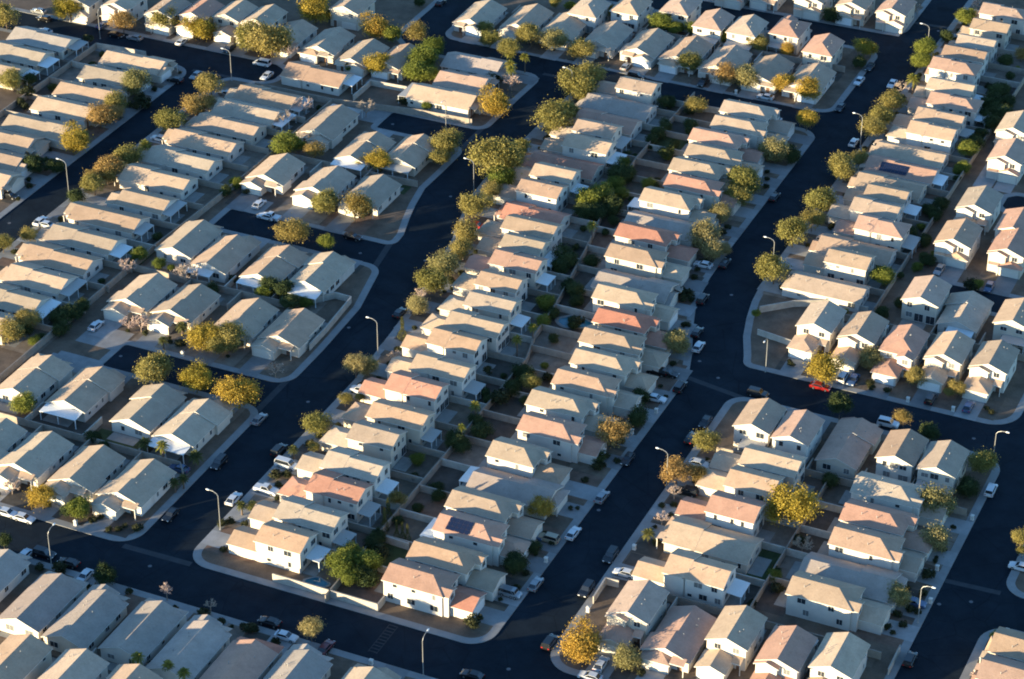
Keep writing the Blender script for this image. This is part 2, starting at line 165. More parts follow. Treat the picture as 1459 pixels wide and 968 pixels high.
('RS', "second-from-left house behind right cross street's far row", '+u', 505.27, -114.01, 14.5, 9, 1, 't', (0, 0, 1, False), 1, 0, (False, False), None, (5.15, 6.38), 494.5),
('RS', "third-from-left house behind right cross street's far row", '+u', 505.29, -101.55, 10.8, 8.4, 2, 't', (0, 0, -1, False), 2, 0, (False, False), None, (6.08, 5.4), 494.5),
('FNR', "leftmost house on right cross street's far side", '-u', 484.92, -142.9, 10.8, 8.0, 2, 't', (5.6, 5.6, 1, True), 0, 0, (False, False), 465.7, (5.21, 5.2), 494.5),
('FNR', "second-from-left house on right cross street's far side", '-u', 484.56, -132.47, 10.8, 8.0, 2, 't', (5.6, 5.6, 1, False), 2, 0, (False, False), 465.7, (5.15, 5.21), 494.5),
('FNR', "third-from-left house on right cross street's far side", '-u', 482.92, -122.17, 10.8, 8.0, 2, 'r', (5.6, 5.6, 1, True), 0, 0, (False, True), 465.7, (5.15, 5.15), 494.5),
('FNR', "fourth-from-left house on right cross street's far side", '-u', 484.45, -111.88, 10.8, 8.0, 2, 't', (5.6, 5.6, 1, False), 0, 0, (False, False), 465.7, (5.18, 5.15), 494.5),
('FNR', "fifth-from-left house on right cross street's far side", '-u', 484.77, -101.52, 10.8, 8.0, 2, 't', (5.6, 5.6, 1, True), 0, 0, (False, False), 465.7, (5.2, 5.18), 494.5),
('FS', "leftmost house on right cross street's near side", '+u', 439.73, -141.76, 10.8, 7.8, 2, 't', (0, 0, -1, False), 2, 0, (False, False), 454, (5.1, 4.55), 430),
('FS', "second-from-left house on right cross street's near side", '+u', 438.84, -132.66, 10.8, 7.8, 2, 'o', (0, 0, 1, False), 0, 0, (False, False), 454, (4.55, 5.18), 430),
('FS', "third-from-left house on right cross street's near side", '+u', 441.25, -121.9, 16.5, 8.6, 1, 'o', (5.2, 1.2, -1, False), 0, 0, (False, False), 454, (5.58, 6.23), 430),
('FS', "fourth-from-left house on right cross street's near side", '+u', 440.98, -109.84, 10.8, 7.8, 2, 't', (0, 0, 1, True), 0, 0, (False, False), 454, (5.83, 4.61), 430),
('FS', "fifth-from-left house on right cross street's near side", '+u', 440.5, -100.62, 10.8, 7.8, 2, 't', (0, 0, -1, False), 2, 0, (False, False), 454, (4.61, 5.1), 430),
('M1', "nearest house on S-bend street's right side", '-v', 357.89, -214.61, 10.3, 7.2, 2, 't', (6.2, 6.5, -1, False), 1, 0, (False, False), -233.49, (4.8, 4.38), -200.41),
('M1', "second-nearest house on S-bend street's right side", '-v', 366.65, -213.6, 13.2, 7.2, 2, 't', (6.2, 6.5, 1, False), 2, 0, (False, False), -233.48, (4.38, 5.59), -200.42),
('M1', "third-nearest house on S-bend street's right side", '-v', 377.82, -212.94, 11.89, 7.2, 2, 'r', (6.2, 6.5, -1, True), 2, 0, (False, False), -233.46, (5.59, 4.41), -200.43),
('M1', "fourth-nearest house on S-bend street's right side", '-v', 386.65, -213.66, 12.67, 7.2, 2, 't', (6.2, 6.5, 1, False), 1, 0, (False, False), -233.45, (4.41, 6.04), -200.44),
('M1', "fifth-nearest house on S-bend street's right side", '-v', 398.73, -214.82, 10.51, 7.2, 2, 't', (6.2, 6.5, -1, True), 0, 0, (False, False), -233.43, (6.04, 4.63), -200.45),
('M1', "sixth-nearest house on S-bend street's right side", '-v', 407.99, -213.67, 12.9, 7.2, 2, 't', (6.2, 6.5, 1, True), 2, 0, (False, False), -233.42, (4.63, 5.76), -200.46),
('M1', "seventh-nearest house on S-bend street's right side", '-v', 419.5, -215.49, 12.16, 7.2, 2, 'r', (6.2, 6.5, -1, False), 0, 0, (False, False), -233.4, (5.76, 4.83), -200.47),
('M1', "eighth-nearest house on S-bend street's right side", '-v', 429.16, -213.66, 12.89, 7.2, 2, 't', (6.2, 6.5, 1, False), 2, 0, (False, False), -233.88, (4.83, 5.78), -200.48),
('M1', "ninth-nearest house on S-bend street's right side", '-v', 440.72, -215.69, 11.77, 7.2, 2, 't', (6.2, 6.5, -1, False), 0, 0, (False, False), -234.79, (5.78, 4.25), -200.49),
('M1', "tenth-nearest house on S-bend street's right side", '-v', 449.22, -214.67, 13.2, 7.2, 2, 't', (6.2, 6.5, 1, True), 0, 0, (False, False), -235.52, (4.25, 5.19), -201.31),
('M1', "eleventh-nearest house on S-bend street's right side", '-v', 459.6, -215.42, 11.44, 7.2, 2, 't', (6.2, 6.5, -1, True), 1, 0, (False, False), -236.64, (5.19, 4.88), -203.26),
('M1', "twelfth-nearest house on S-bend street's right side", '-v', 469.35, -217.7, 10.3, 7.2, 2, 't', (6.2, 6.5, 1, True), 0, 0, (False, False), -237.85, (4.88, 5.11), -203.95),
('M1', "thirteenth-nearest house on S-bend street's right side", '-v', 479.58, -217.95, 12.02, 7.2, 2, 'r', (6.2, 6.5, -1, False), 1, 0, (False, False), -239.4, (5.11, 4.25), -205.37),
('M1', "fourteenth-nearest house on S-bend street's right side", '-v', 488.08, -220.0, 10.3, 7.2, 2, 't', (6.2, 6.5, 1, False), 1, 0, (False, False), -240.81, (4.25, 4.28), -206.58),
('M1', "fifteenth-nearest house on S-bend street's right side", '-v', 496.63, -221.99, 13.2, 7.2, 2, 't', (6.2, 6.5, -1, True), 0, 0, (False, False), -242.84, (4.28, 4.25), -207.8),
('M1', "sixteenth-nearest house on S-bend street's right side", '-v', 505.83, -225.33, 15.48, 8.6, 1, 'r', (6, 2, 1, True), 0, 0, (False, False), -245.14, (4.95, 5.25), -209.42),
('M1', "seventeenth-nearest house on S-bend street's right side", '-v', 515.63, -227.76, 10.98, 7.2, 2, 't', (6.2, 6.5, -1, True), 0, 0, (False, False), -246.83, (4.55, 4.59), -211.21),
('M1', "eighteenth-nearest house on S-bend street's right side", '-v', 524.8, -228.02, 10.94, 7.2, 2, 't', (6.2, 6.5, 1, False), 1, 0, (False, False), -247.41, (4.59, 4.25), -212.5),
('M1', "nineteenth-nearest house on S-bend street's right side", '-v', 534.0, -229.09, 17.87, 8.6, 1, 'r', (6, 2, -1, False), 0, 0, (False, False), -247.45, (4.95, 4.95), -213.45),
('M1', "twentieth-nearest house on S-bend street's right side", '-v', 543.2, -226.42, 12.22, 7.2, 2, 't', (6.2, 6.5, 1, False), 1, 0, (False, False), -247.49, (4.25, 4.56), -214.41),
('M1', "twenty-first-nearest house on S-bend street's right side", '-v', 552.33, -227.96, 11.03, 7.2, 2, 't', (6.2, 6.5, -1, False), 2, 0, (False, False), -247.41, (4.56, 4.25), -214.8),
('M1', "twenty-second-nearest house on S-bend street's right side", '-v', 561.53, -228.78, 16.41, 8.6, 1, 'r', (6, 2, 1, False), 0, 0, (False, False), -247.31, (4.95, 4.95), -214.8),
('M1', "twenty-third-nearest house on S-bend street's right side", '-v', 571.43, -229.53, 18.4, 8.6, 1, 'g', (6, 2, -1, True), 0, 0, (False, False), -247.19, (4.95, 4.95), -214.8),
('M1', "twenty-fourth-nearest house on S-bend street's right side", '-v', 580.63, -227.72, 10.3, 7.2, 2, 't', (6.2, 6.5, 1, False), 0, 0, (False, False), -247.09, (4.25, 4.8), -214.8),
('M2', "nearest house on middle street's left side", '+v', 357.2, -183.64, 12.97, 7.3, 2, 'r', (6.2, 6, -1, False), 0, 0, (False, True), -164.97, (4.3, 4.85), -200.41),
('M2', "second-nearest house on middle street's left side", '+v', 365.8, -182.53, 13.0, 7.3, 2, 't', (6.2, 5.9, 1, False), 0, 0, (False, True), -164.93, (5.37, 4.3), -200.42),
('M2', "third-nearest house on middle street's left side", '+v', 376.53, -181.84, 13.2, 7.3, 2, 'o', (6.2, 5.14, -1, True), 1, [(1, -4.2, 5)], (False, True), -164.89, (4.3, 5.37), -200.43),
('M2', "fourth-nearest house on middle street's left side", '+v', 385.13, -183.16, 13.2, 7.3, 2, 't', (6.2, 6, 1, False), 0, 0, (False, True), -164.86, (5.15, 4.3), -200.44),
('M2', "fifth-nearest house on middle street's left side", '+v', 396.08, -181.01, 18.24, 8.6, 1, 'g', (6, 1.5, -1, True), 1, 0, (False, False), -164.82, (4.95, 5.8), -200.45),
('M2', "sixth-nearest house on middle street's left side", '+v', 405.33, -184.48, 10.63, 7.3, 2, 't', (6.2, 6, 1, True), 0, 0, (False, True), -164.79, (5.91, 4.3), -200.46),
('M2', "seventh-nearest house on middle street's left side", '+v', 417.15, -181.65, 12.69, 7.3, 2, 'r', (6.2, 5.36, -1, False), 0, 0, (False, True), -164.74, (4.97, 5.91), -200.47),
('M2', "eighth-nearest house on middle street's left side", '+v', 427.08, -183.79, 13.2, 7.3, 2, 't', (6.2, 6, 1, False), 0, 0, (False, True), -164.71, (5.06, 4.97), -200.48),
('M2', "ninth-nearest house on middle street's left side", '+v', 437.2, -182.03, 13.2, 7.3, 2, 't', (6.2, 5.56, -1, False), 0, 0, (False, True), -164.67, (4.75, 5.06), -200.49),
('M2', "tenth-nearest house on middle street's left side", '+v', 446.7, -181.71, 13.2, 7.3, 2, 't', (6.2, 5.27, 1, True), 0, 0, (False, True), -164.63, (4.65, 4.75), -200.67),
('M2', "eleventh-nearest house on middle street's left side", '+v', 456.01, -183.54, 13.2, 7.3, 2, 't', (6.2, 6, -1, True), 0, 0, (False, True), -164.6, (4.63, 4.65), -203.0),
('M2', "twelfth-nearest house on middle street's left side", '+v', 465.26, -184.33, 12.61, 7.3, 2, 'r', (6.2, 5.53, 1, True), 0, 0, (False, True), -167.29, (5.03, 4.63), -203.66),
('M2', "thirteenth-nearest house on middle street's left side", '+v', 475.33, -188.4, 13.2, 7.3, 2, 't', (6.2, 5.65, -1, False), 0, 0, (False, True), -170.95, (4.3, 5.03), -204.76),
('M2', "fourteenth-nearest house on middle street's left side", '+v', 484.58, -189.59, 18.5, 8.6, 1, 'g', (6, 1.29, 1, False), 0, 0, (False, False), -173.85, (5.33, 4.95), -206.08),
('M2', "fifteenth-nearest house on middle street's left side", '+v', 494.59, -193.28, 13.04, 7.3, 2, 't', (6.2, 6, -1, True), 0, 0, (False, True), -175.42, (5.12, 4.68), -207.51),
('M2', "sixteenth-nearest house on middle street's left side", '+v', 504.84, -194.99, 13.2, 7.3, 2, 'r', (6.2, 6, 1, True), 0, 0, (False, True), -176.15, (4.6, 5.12), -209.24),
('M2', "seventeenth-nearest house on middle street's left side", '+v', 514.69, -194.17, 18.37, 8.6, 1, 'g', (6, 1.5, -1, True), 0, 0, (False, False), -176.46, (5.08, 5.25), -211.03),
('M2', "eighteenth-nearest house on middle street's left side", '+v', 524.21, -196.32, 13.2, 7.3, 2, 't', (6.2, 6, 1, False), 1, 0, (False, True), -176.52, (4.78, 4.43), -212.44),
('M2', "nineteenth-nearest house on middle street's left side", '+v', 533.76, -193.53, 13.2, 7.3, 2, 'r', (6.2, 5.19, -1, False), 0, 0, (False, True), -176.54, (4.38, 4.78), -213.43),
('M2', "twentieth-nearest house on middle street's left side", '+v', 542.52, -195.63, 13.2, 7.3, 2, 't', (6.2, 6, 1, False), 0, 0, (False, True), -176.56, (4.6, 4.38), -214.34),
('M2', "twenty-first-nearest house on middle street's left side", '+v', 551.72, -194.85, 13.2, 7.3, 2, 't', (6.2, 6, -1, False), 0, 0, (False, True), -176.59, (4.3, 4.6), -214.8),
('M2', "twenty-second-nearest house on middle street's left side", '+v', 560.32, -197.06, 13.2, 7.3, 2, 'r', (6.2, 6, 1, False), 0, 0, (False, True), -176.61, (4.75, 4.3), -214.8),
('M2', "twenty-third-nearest house on middle street's left side", '+v', 569.81, -194.49, 13.2, 7.3, 2, 't', (6.2, 6, -1, True), 0, 0, (False, True), -176.63, (4.7, 4.75), -214.8),
('M2', "twenty-fourth-nearest house on middle street's left side", '+v', 579.22, -195.41, 13.2, 7.3, 2, 't', (6.2, 6, 1, False), 0, 0, (False, True), -176.65, (4.85, 4.7), -214.8),
('P0', "leftmost house on bottom street's right stretch", '-u', 367.75, -141.14, 10.8, 8.0, 2, 'o', (5.6, 5.5, 1, False), 0, 0, (False, False), 348, (4.84, 5.2), 377),
('P0', "second-from-left house on bottom street's right stretch", '-u', 364.9, -130.96, 14.5, 9, 1, 'o', (5.6, 2, 1, True), 0, 0, (False, False), 348, (5.35, 5.34), 377),
('P0', "third-from-left house on bottom street's right stretch", '-u', 368.1, -120.75, 10.8, 8.0, 2, 't', (5.6, 5.5, 1, False), 0, 0, (False, False), 348, (5.48, 4.85), 377),
('P0', "fourth-from-left house on bottom street's right stretch", '-u', 366.17, -109.79, 10.8, 8.0, 2, 'r', (5.6, 5.5, 1, True), 2, 0, (False, False), 348, (4.93, 5.48), 377),
('P0', "fifth-from-left house on bottom street's right stretch", '-u', 368.43, -99.94, 10.8, 8.0, 2, 't', (5.6, 5.5, 1, False), 0, 0, (False, False), 348, (5.2, 4.93), 377),
('P1', "nearest house on lower middle street's right side", '-v', 382.8, -133.9, 12.54, 7.5, 2, 't', (6.2, 6.5, -1, False), 1, 0, (False, False), -153, (4.95, 6.39), -122),
('P1', "second-nearest house on lower middle street's right side", '-v', 396.33, -136.13, 17.99, 9, 1, 't', (6, 1.5, 1, True), 0, 0, (False, False), -153, (7.14, 5.18), -122),
('P1', "third-nearest house on lower middle street's right side", '-v', 405.94, -134.83, 10.3, 7.5, 2, 'r', (6.2, 6.5, -1, False), 0, 0, (False, False), -153, (4.43, 5.19), -122),
('P1', "fourth-nearest house on lower middle street's right side", '-v', 416.32, -134.55, 10.3, 7.5, 2, 't', (6.2, 6.5, 1, True), 2, 0, (False, False), -153, (5.19, 4.4), -122),
('P1', "fifth-nearest house on lower middle street's right side", '-v', 425.12, -133.56, 12.2, 7.5, 2, 't', (6.2, 6.5, -1, False), 0, 0, (False, False), -153, (4.4, 4.95), -122),
('P2', "nearest house on right-hand street's left side", '+v', 386.66, -108.91, 13.2, 7.6, 2, 't', (6.2, 6, -1, False), 0, 0, (False, True), -89.9, (4.45, 5.0), -122),
('P2', "second-nearest house on right-hand street's left side", '+v', 396.26, -107.03, 18.5, 9, 1, 'g', (6, 1.5, 1, True), 0, 0, (False, False), -89.9, (5.15, 5.15), -122),
('P2', "third-nearest house on right-hand street's left side", '+v', 405.86, -106.56, 13.2, 7.6, 2, 't', (6.2, 4.86, -1, False), 0, 0, (False, True), -89.9, (4.45, 4.45), -122),
('P2', "fourth-nearest house on right-hand street's left side", '+v', 414.76, -107.25, 13.04, 7.6, 2, 'o', (6.2, 5.63, 1, True), 0, 0, (False, True), -89.9, (5.2, 4.45), -122),
('P2', "fifth-nearest house on right-hand street's left side", '+v', 425.16, -108.18, 13.2, 7.6, 2, 't', (6.2, 6, -1, False), 0, 0, (False, True), -89.9, (5.0, 5.2), -122),
('X', "nearest house on right-hand street's right side", '-v', 376.89, -68.76, 10.8, 7.6, 2, 'o', (5, 1.2, -1, False), 0, 0, (False, False), -78.5, (5.0, 4.45), None),
('X', "second-nearest house on right-hand street's right side", '-v', 385.79, -68.8, 10.8, 7.6, 2, 't', (5, 1.2, 1, True), 0, 0, (False, False), -78.5, (4.45, 5.0), None),
('GNx', 'pale house beside the topmost bend', '-u', 595.17, -323.84, 10.8, 9, 2, 't', (0, 0, -1, False), 0, 0, (False, False), None, (5.7, 5.7), None),
('HN', "leftmost house on topmost street's far side", '-u', 656.1, -227.37, 10.8, 8.2, 2, 'o', (5.4, 1.2, -1, False), 0, 0, (False, False), 651.6, (4.98, 5.3), None),
('HN', "second-from-left house on topmost street's far side", '-u', 659.16, -217.41, 10.8, 8.2, 2, 't', (5.4, 1.2, 1, False), 0, 0, (False, False), 651.6, (6.89, 4.98), None),
('HN', "third-from-left house on topmost street's far side", '-u', 658.64, -203.63, 10.8, 8.2, 2, 't', (5.4, 1.2, -1, False), 2, 0, (False, False), 651.6, (6.35, 6.89), None),
('HN', "fourth-from-left house on topmost street's far side", '-u', 659.42, -190.92, 10.8, 8.2, 2, 't', (5.4, 1.2, 1, False), 0, 0, (False, False), 651.6, (5.96, 6.35), None),
('HN', "fifth-from-left house on topmost street's far side", '-u', 660.14, -179.0, 10.8, 8.2, 2, 'o', (5.4, 1.2, -1, False), 2, 0, (False, False), 651.6, (5.3, 5.96), None),
]
WALLS = [
([(-257.2, 316.2), (-257.2, 311.5)], "block wall between leftmost and second-from-left backyards on bottom cross street's near side", 1.7, 'block'),
([(-244.5, 314.6), (-244.5, 311.5)], "block wall between second-from-left and third-from-left backyards on bottom cross street's near side", 1.7, 'block'),
([(-233.0, 315.0), (-233.0, 311.5)], "block wall between third-from-left and fourth-from-left backyards on bottom cross street's near side", 1.7, 'block2'),
([(-221.2, 315.0), (-221.2, 311.5)], "block wall between fourth-from-left and fifth-from-left backyards on bottom cross street's near side", 1.7, 'block'),
([(-186.6, 314.7), (-186.6, 311.5)], "block wall between seventh-from-left and eighth-from-left backyards on bottom cross street's near side", 1.7, 'block2'),
([(-173.1, 314.8), (-173.1, 311.5)], "block wall between eighth-from-left and ninth-from-left backyards on bottom cross street's near side", 1.7, 'block'),
([(-160.3, 314.5), (-160.3, 311.5)], "block wall between ninth-from-left and tenth-from-left backyards on bottom cross street's near side", 1.7, 'block'),
([(-148.0, 314.5), (-148.0, 311.5)], "block wall between tenth-from-left and eleventh-from-left backyards on bottom cross street's near side", 1.7, 'block'),
([(-135.7, 314.5), (-135.7, 311.5)], "block wall between eleventh-from-left and twelfth-from-left backyards on bottom cross street's near side", 1.7, 'block'),
([(-123.3, 314.5), (-123.3, 311.5)], "block wall between twelfth-from-left and thirteenth-from-left backyards on bottom cross street's near side", 1.7, 'block'),
([(-111.0, 314.5), (-111.0, 311.5)], "block wall between thirteenth-from-left and fourteenth-from-left backyards on bottom cross street's near side", 1.7, 'block2'),
([(-236.6, 306.4), (-236.6, 311.5)], 'block wall between leftmost and second-from-left backyards in the nearest row', 1.7, 'block2'),
([(-224.7, 306.9), (-224.7, 311.5)], 'block wall between second-from-left and third-from-left backyards in the nearest row', 1.7, 'block2'),
([(-371.3, 470.8), (-382, 470.8)], "block wall between nearest and second-nearest backyards on upper-left street's left side", 1.7, 'block'),
([(-374.5, 480.7), (-382, 480.7)], "block wall between second-nearest and third-nearest backyards on upper-left street's left side", 1.7, 'block'),
([(-375.0, 490.6), (-382, 490.6)], "block wall between third-nearest and fourth-nearest backyards on upper-left street's left side", 1.7, 'block'),
([(-373.4, 501.7), (-382, 501.7)], "block wall between fourth-nearest and fifth-nearest backyards on upper-left street's left side", 1.7, 'block'),
([(-372.6, 513.0), (-382, 513.0)], "block wall between fifth-nearest and sixth-nearest backyards on upper-left street's left side", 1.7, 'block'),
([(-372.1, 523.9), (-382, 523.9)], "block wall between sixth-nearest and seventh-nearest backyards on upper-left street's left side", 1.7, 'block'),
([(-371.7, 535.1), (-382, 535.1)], "block wall between seventh-nearest and eighth-nearest backyards on upper-left street's left side", 1.7, 'block2'),
([(-315.7, 411.9), (-305, 411.9)], "block wall between nearest and second-nearest backyards on upper-left street's right side", 1.7, 'block'),
([(-314.9, 422.6), (-305, 422.6)], "block wall between second-nearest and third-nearest backyards on upper-left street's right side", 1.7, 'block2'),
([(-314.5, 433.2), (-305, 433.2)], "block wall between third-nearest and fourth-nearest backyards on upper-left street's right side", 1.7, 'block'),
([(-314.1, 443.6), (-305, 443.6)], "block wall between fourth-nearest and fifth-nearest backyards on upper-left street's right side", 1.7, 'block'),
([(-314.3, 454.8), (-305, 454.8)], "block wall between fifth-nearest and sixth-nearest backyards on upper-left street's right side", 1.7, 'block2'),
([(-313.7, 466.2), (-305, 466.2)], "block wall between sixth-nearest and seventh-nearest backyards on upper-left street's right side", 1.7, 'block'),
([(-313.5, 477.7), (-305, 477.7)], "block wall between seventh-nearest and eighth-nearest backyards on upper-left street's right side", 1.7, 'block'),
([(-313.9, 489.3), (-305, 489.3)], "block wall between eighth-nearest and ninth-nearest backyards on upper-left street's right side", 1.7, 'block'),
([(-313.5, 500.6), (-305, 500.6)], "block wall between ninth-nearest and tenth-nearest backyards on upper-left street's right side", 1.7, 'block'),
([(-313.0, 511.5), (-305, 511.5)], "block wall between tenth-nearest and eleventh-nearest backyards on upper-left street's right side", 1.7, 'block'),
([(-312.3, 521.8), (-305, 521.8)], "block wall between eleventh-nearest and twelfth-nearest backyards on upper-left street's right side", 1.7, 'block'),
([(-312.0, 531.6), (-305, 531.6)], "block wall between twelfth-nearest and thirteenth-nearest backyards on upper-left street's right side", 1.7, 'block2'),
([(-275.2, 516.0), (-275.2, 511.5)], "block wall between leftmost and second-from-left backyards on top cul-de-sac's near side", 1.7, 'block2'),
([(-288.9, 504.6), (-288.9, 511.5)], "block wall between leftmost and second-from-left backyards on middle cul-de-sac's far side", 1.7, 'block2'),
([(-274.9, 504.7), (-274.9, 511.5)], "block wall between second-from-left and third-from-left backyards on middle cul-de-sac's far side", 1.7, 'block'),
([(-292.5, 451.7), (-292.5, 444.5)], "block wall between leftmost and second-from-left backyards on middle cul-de-sac's near side", 1.7, 'block2'),
([(-279.8, 450.4), (-279.8, 444.5)], "block wall between second-from-left and third-from-left backyards on middle cul-de-sac's near side", 1.7, 'block2'),
([(-266.9, 451.6), (-266.9, 444.5)], "block wall between third-from-left and fourth-from-left backyards on middle cul-de-sac's near side", 1.7, 'block'),
([(-288.8, 437.6), (-288.8, 444.5)], "block wall between leftmost and second-from-left backyards on bottom cul-de-sac's far side", 1.7, 'block'),
([(-274.9, 437.6), (-274.9, 444.5)], "block wall between second-from-left and third-from-left backyards on bottom cul-de-sac's far side", 1.7, 'block'),
([(-260.9, 437.8), (-260.9, 444.5)], "block wall between third-from-left and fourth-from-left backyards on bottom cul-de-sac's far side", 1.7, 'block'),
([(-291.0, 384.2), (-291.0, 376.3)], "block wall between leftmost and second-from-left backyards on bottom cul-de-sac's near side", 1.7, 'block2'),
([(-275.9, 384.3), (-275.9, 376.3)], "block wall between second-from-left and third-from-left backyards on bottom cul-de-sac's near side", 1.7, 'block2'),
([(-261.6, 383.6), (-261.6, 376.3)], "block wall between third-from-left and fourth-from-left backyards on bottom cul-de-sac's near side", 1.7, 'block'),
([(-286.1, 369.8), (-286.1, 376.3)], "block wall between leftmost and second-from-left backyards on bottom cross street's far side", 1.7, 'block'),
([(-273.5, 369.7), (-273.5, 376.3)], "block wall between second-from-left and third-from-left backyards on bottom cross street's far side", 1.7, 'block'),
([(-260.6, 369.8), (-260.6, 376.3)], "block wall between third-from-left and fourth-from-left backyards on bottom cross street's far side", 1.7, 'block'),
([(-282.4, 616.6), (-282.4, 622.5)], "block wall between leftmost and second-from-left backyards on top cross street's far side", 1.7, 'block'),
([(-269.6, 618.0), (-269.6, 622.5)], "block wall between second-from-left and third-from-left backyards on top cross street's far side", 1.7, 'block2'),
([(-256.7, 617.5), (-256.7, 622.5)], "block wall between third-from-left and fourth-from-left backyards on top cross street's far side", 1.7, 'block'),
([(-243.5, 617.0), (-243.5, 622.5)], "block wall between fourth-from-left and fifth-from-left backyards on top cross street's far side", 1.7, 'block'),
([(-231.2, 617.0), (-231.2, 622.5)], "block wall between fifth-from-left and sixth-from-left backyards on top cross street's far side", 1.7, 'block'),
([(-219.1, 616.4), (-219.1, 622.5)], "block wall between sixth-from-left and seventh-from-left backyards on top cross street's far side", 1.7, 'block'),
([(-206.6, 615.4), (-206.6, 622.5)], "block wall between seventh-from-left and eighth-from-left backyards on top cross street's far side", 1.7, 'block2'),
([(-194.0, 614.8), (-194.0, 622.5)], "block wall between eighth-from-left and ninth-from-left backyards on top cross street's far side", 1.7, 'block'),
([(-242.8, 627.2), (-242.8, 622.5)], "block wall between second-from-left and third-from-left backyards on topmost street's near side", 1.7, 'block'),
([(-230.1, 627.3), (-230.1, 622.5)], "block wall between third-from-left and fourth-from-left backyards on topmost street's near side", 1.7, 'block2'),
([(-208.0, 627.0), (-208.0, 622.5)], "block wall between fifth-from-left and sixth-from-left backyards on topmost street's near side", 1.7, 'block2'),
([(-196.0, 625.4), (-196.0, 622.5)], "block wall between sixth-from-left and seventh-from-left backyards on topmost street's near side", 1.7, 'block'),
([(-140.7, 509.0), (-134.5, 509.0)], "block wall between nearest and second-nearest backyards on upper middle street's right side", 1.7, 'block'),
([(-140.4, 518.4), (-134.5, 518.4)], "block wall between second-nearest and third-nearest backyards on upper middle street's right side", 1.7, 'block2'),
([(-138.8, 528.2), (-134.5, 528.2)], "block wall between third-nearest and fourth-nearest backyards on upper middle street's right side", 1.7, 'block'),
([(-140.8, 537.0), (-134.5, 537.0)], "block wall between fourth-nearest and fifth-nearest backyards on upper middle street's right side", 1.7, 'block2'),
([(-143.2, 545.5), (-134.5, 545.5)], "block wall between fifth-nearest and sixth-nearest backyards on upper middle street's right side", 1.7, 'block'),
([(-142.7, 554.0), (-134.5, 554.0)], "block wall between sixth-nearest and seventh-nearest backyards on upper middle street's right side", 1.7, 'block'),
([(-141.7, 563.5), (-134.5, 563.5)], "block wall between seventh-nearest and eighth-nearest backyards on upper middle street's right side", 1.7, 'block'),
([(-141.5, 573.0), (-134.5, 573.0)], "block wall between eighth-nearest and ninth-nearest backyards on upper middle street's right side", 1.7, 'block2'),
([(-141.9, 583.1), (-134.5, 583.1)], "block wall between ninth-nearest and tenth-nearest backyards on upper middle street's right side", 1.7, 'block'),
([(-142.2, 592.3), (-134.5, 592.3)], "block wall between tenth-nearest and eleventh-nearest backyards on upper middle street's right side", 1.7, 'block'),
([(-141.7, 601.7), (-134.5, 601.7)], "block wall between eleventh-nearest and twelfth-nearest backyards on upper middle street's right side", 1.7, 'block2'),
([(-143.0, 611.3), (-134.5, 611.3)], "block wall between twelfth-nearest and thirteenth-nearest backyards on upper middle street's right side", 1.7, 'block2'),
([(-146.1, 622.0), (-134.5, 622.0)], "block wall between thirteenth-nearest and fourteenth-nearest backyards on upper middle street's right side", 1.7, 'block'),
([(-147.4, 633.0), (-134.5, 633.0)], "block wall between fourteenth-nearest and fifteenth-nearest backyards on upper middle street's right side", 1.7, 'block2'),
([(-147.5, 641.9), (-134.5, 641.9)], "block wall between fifteenth-nearest and sixteenth-nearest backyards on upper middle street's right side", 1.7, 'block'),
([(-146.9, 652.3), (-134.5, 652.3)], "block wall between sixteenth-nearest and seventeenth-nearest backyards on upper middle street's right side", 1.7, 'block2'),
([(-145.3, 664.0), (-134.5, 664.0)], "block wall between seventeenth-nearest and eighteenth-nearest backyards on upper middle street's right side", 1.7, 'block'),
([(-119.2, 501.1), (-119.2, 494.5)], "block wall between leftmost and second-from-left backyards behind right cross street's far row", 1.7, 'block'),
([(-107.6, 500.5), (-107.6, 494.5)], "block wall between second-from-left and third-from-left backyards behind right cross street's far row", 1.7, 'block'),
([(-137.7, 488.6), (-137.7, 494.5)], "block wall between leftmost and second-from-left backyards on right cross street's far side", 1.7, 'block'),
([(-127.3, 487.6), (-127.3, 494.5)], "block wall between second-from-left and third-from-left backyards on right cross street's far side", 1.7, 'block'),
([(-117.0, 487.6), (-117.0, 494.5)], "block wall between third-from-left and fourth-from-left backyards on right cross street's far side", 1.7, 'block'),
([(-106.7, 488.5), (-106.7, 494.5)], "block wall between fourth-from-left and fifth-from-left backyards on right cross street's far side", 1.7, 'block'),
([(-137.2, 435.4), (-137.2, 430)], "block wall between leftmost and second-from-left backyards on right cross street's near side", 1.7, 'block'),
([(-127.5, 434.7), (-127.5, 430)], "block wall between second-from-left and third-from-left backyards on right cross street's near side", 1.7, 'block'),
([(-115.7, 435.8), (-115.7, 430)], "block wall between third-from-left and fourth-from-left backyards on right cross street's near side", 1.7, 'block'),
([(-105.2, 436.8), (-105.2, 430)], "block wall between fourth-from-left and fifth-from-left backyards on right cross street's near side", 1.7, 'block'),
([(-209.7, 362.3), (-200.4, 362.3)], "block wall between nearest and second-nearest backyards on S-bend street's right side", 1.7, 'block2'),
([(-208.5, 372.2), (-200.4, 372.2)], "block wall between second-nearest and third-nearest backyards on S-bend street's right side", 1.7, 'block'),
([(-208.7, 382.2), (-200.4, 382.2)], "block wall between third-nearest and fourth-nearest backyards on S-bend street's right side", 1.7, 'block2'),
([(-209.9, 392.7), (-200.4, 392.7)], "block wall between fourth-nearest and fifth-nearest backyards on S-bend street's right side", 1.7, 'block'),
([(-209.9, 403.4), (-200.5, 403.4)], "block wall between fifth-nearest and sixth-nearest backyards on S-bend street's right side", 1.7, 'block'),
([(-209.8, 413.7), (-200.5, 413.7)], "block wall between sixth-nearest and seventh-nearest backyards on S-bend street's right side", 1.7, 'block'),
([(-209.8, 424.3), (-200.5, 424.3)], "block wall between seventh-nearest and eighth-nearest backyards on S-bend street's right side", 1.7, 'block2'),
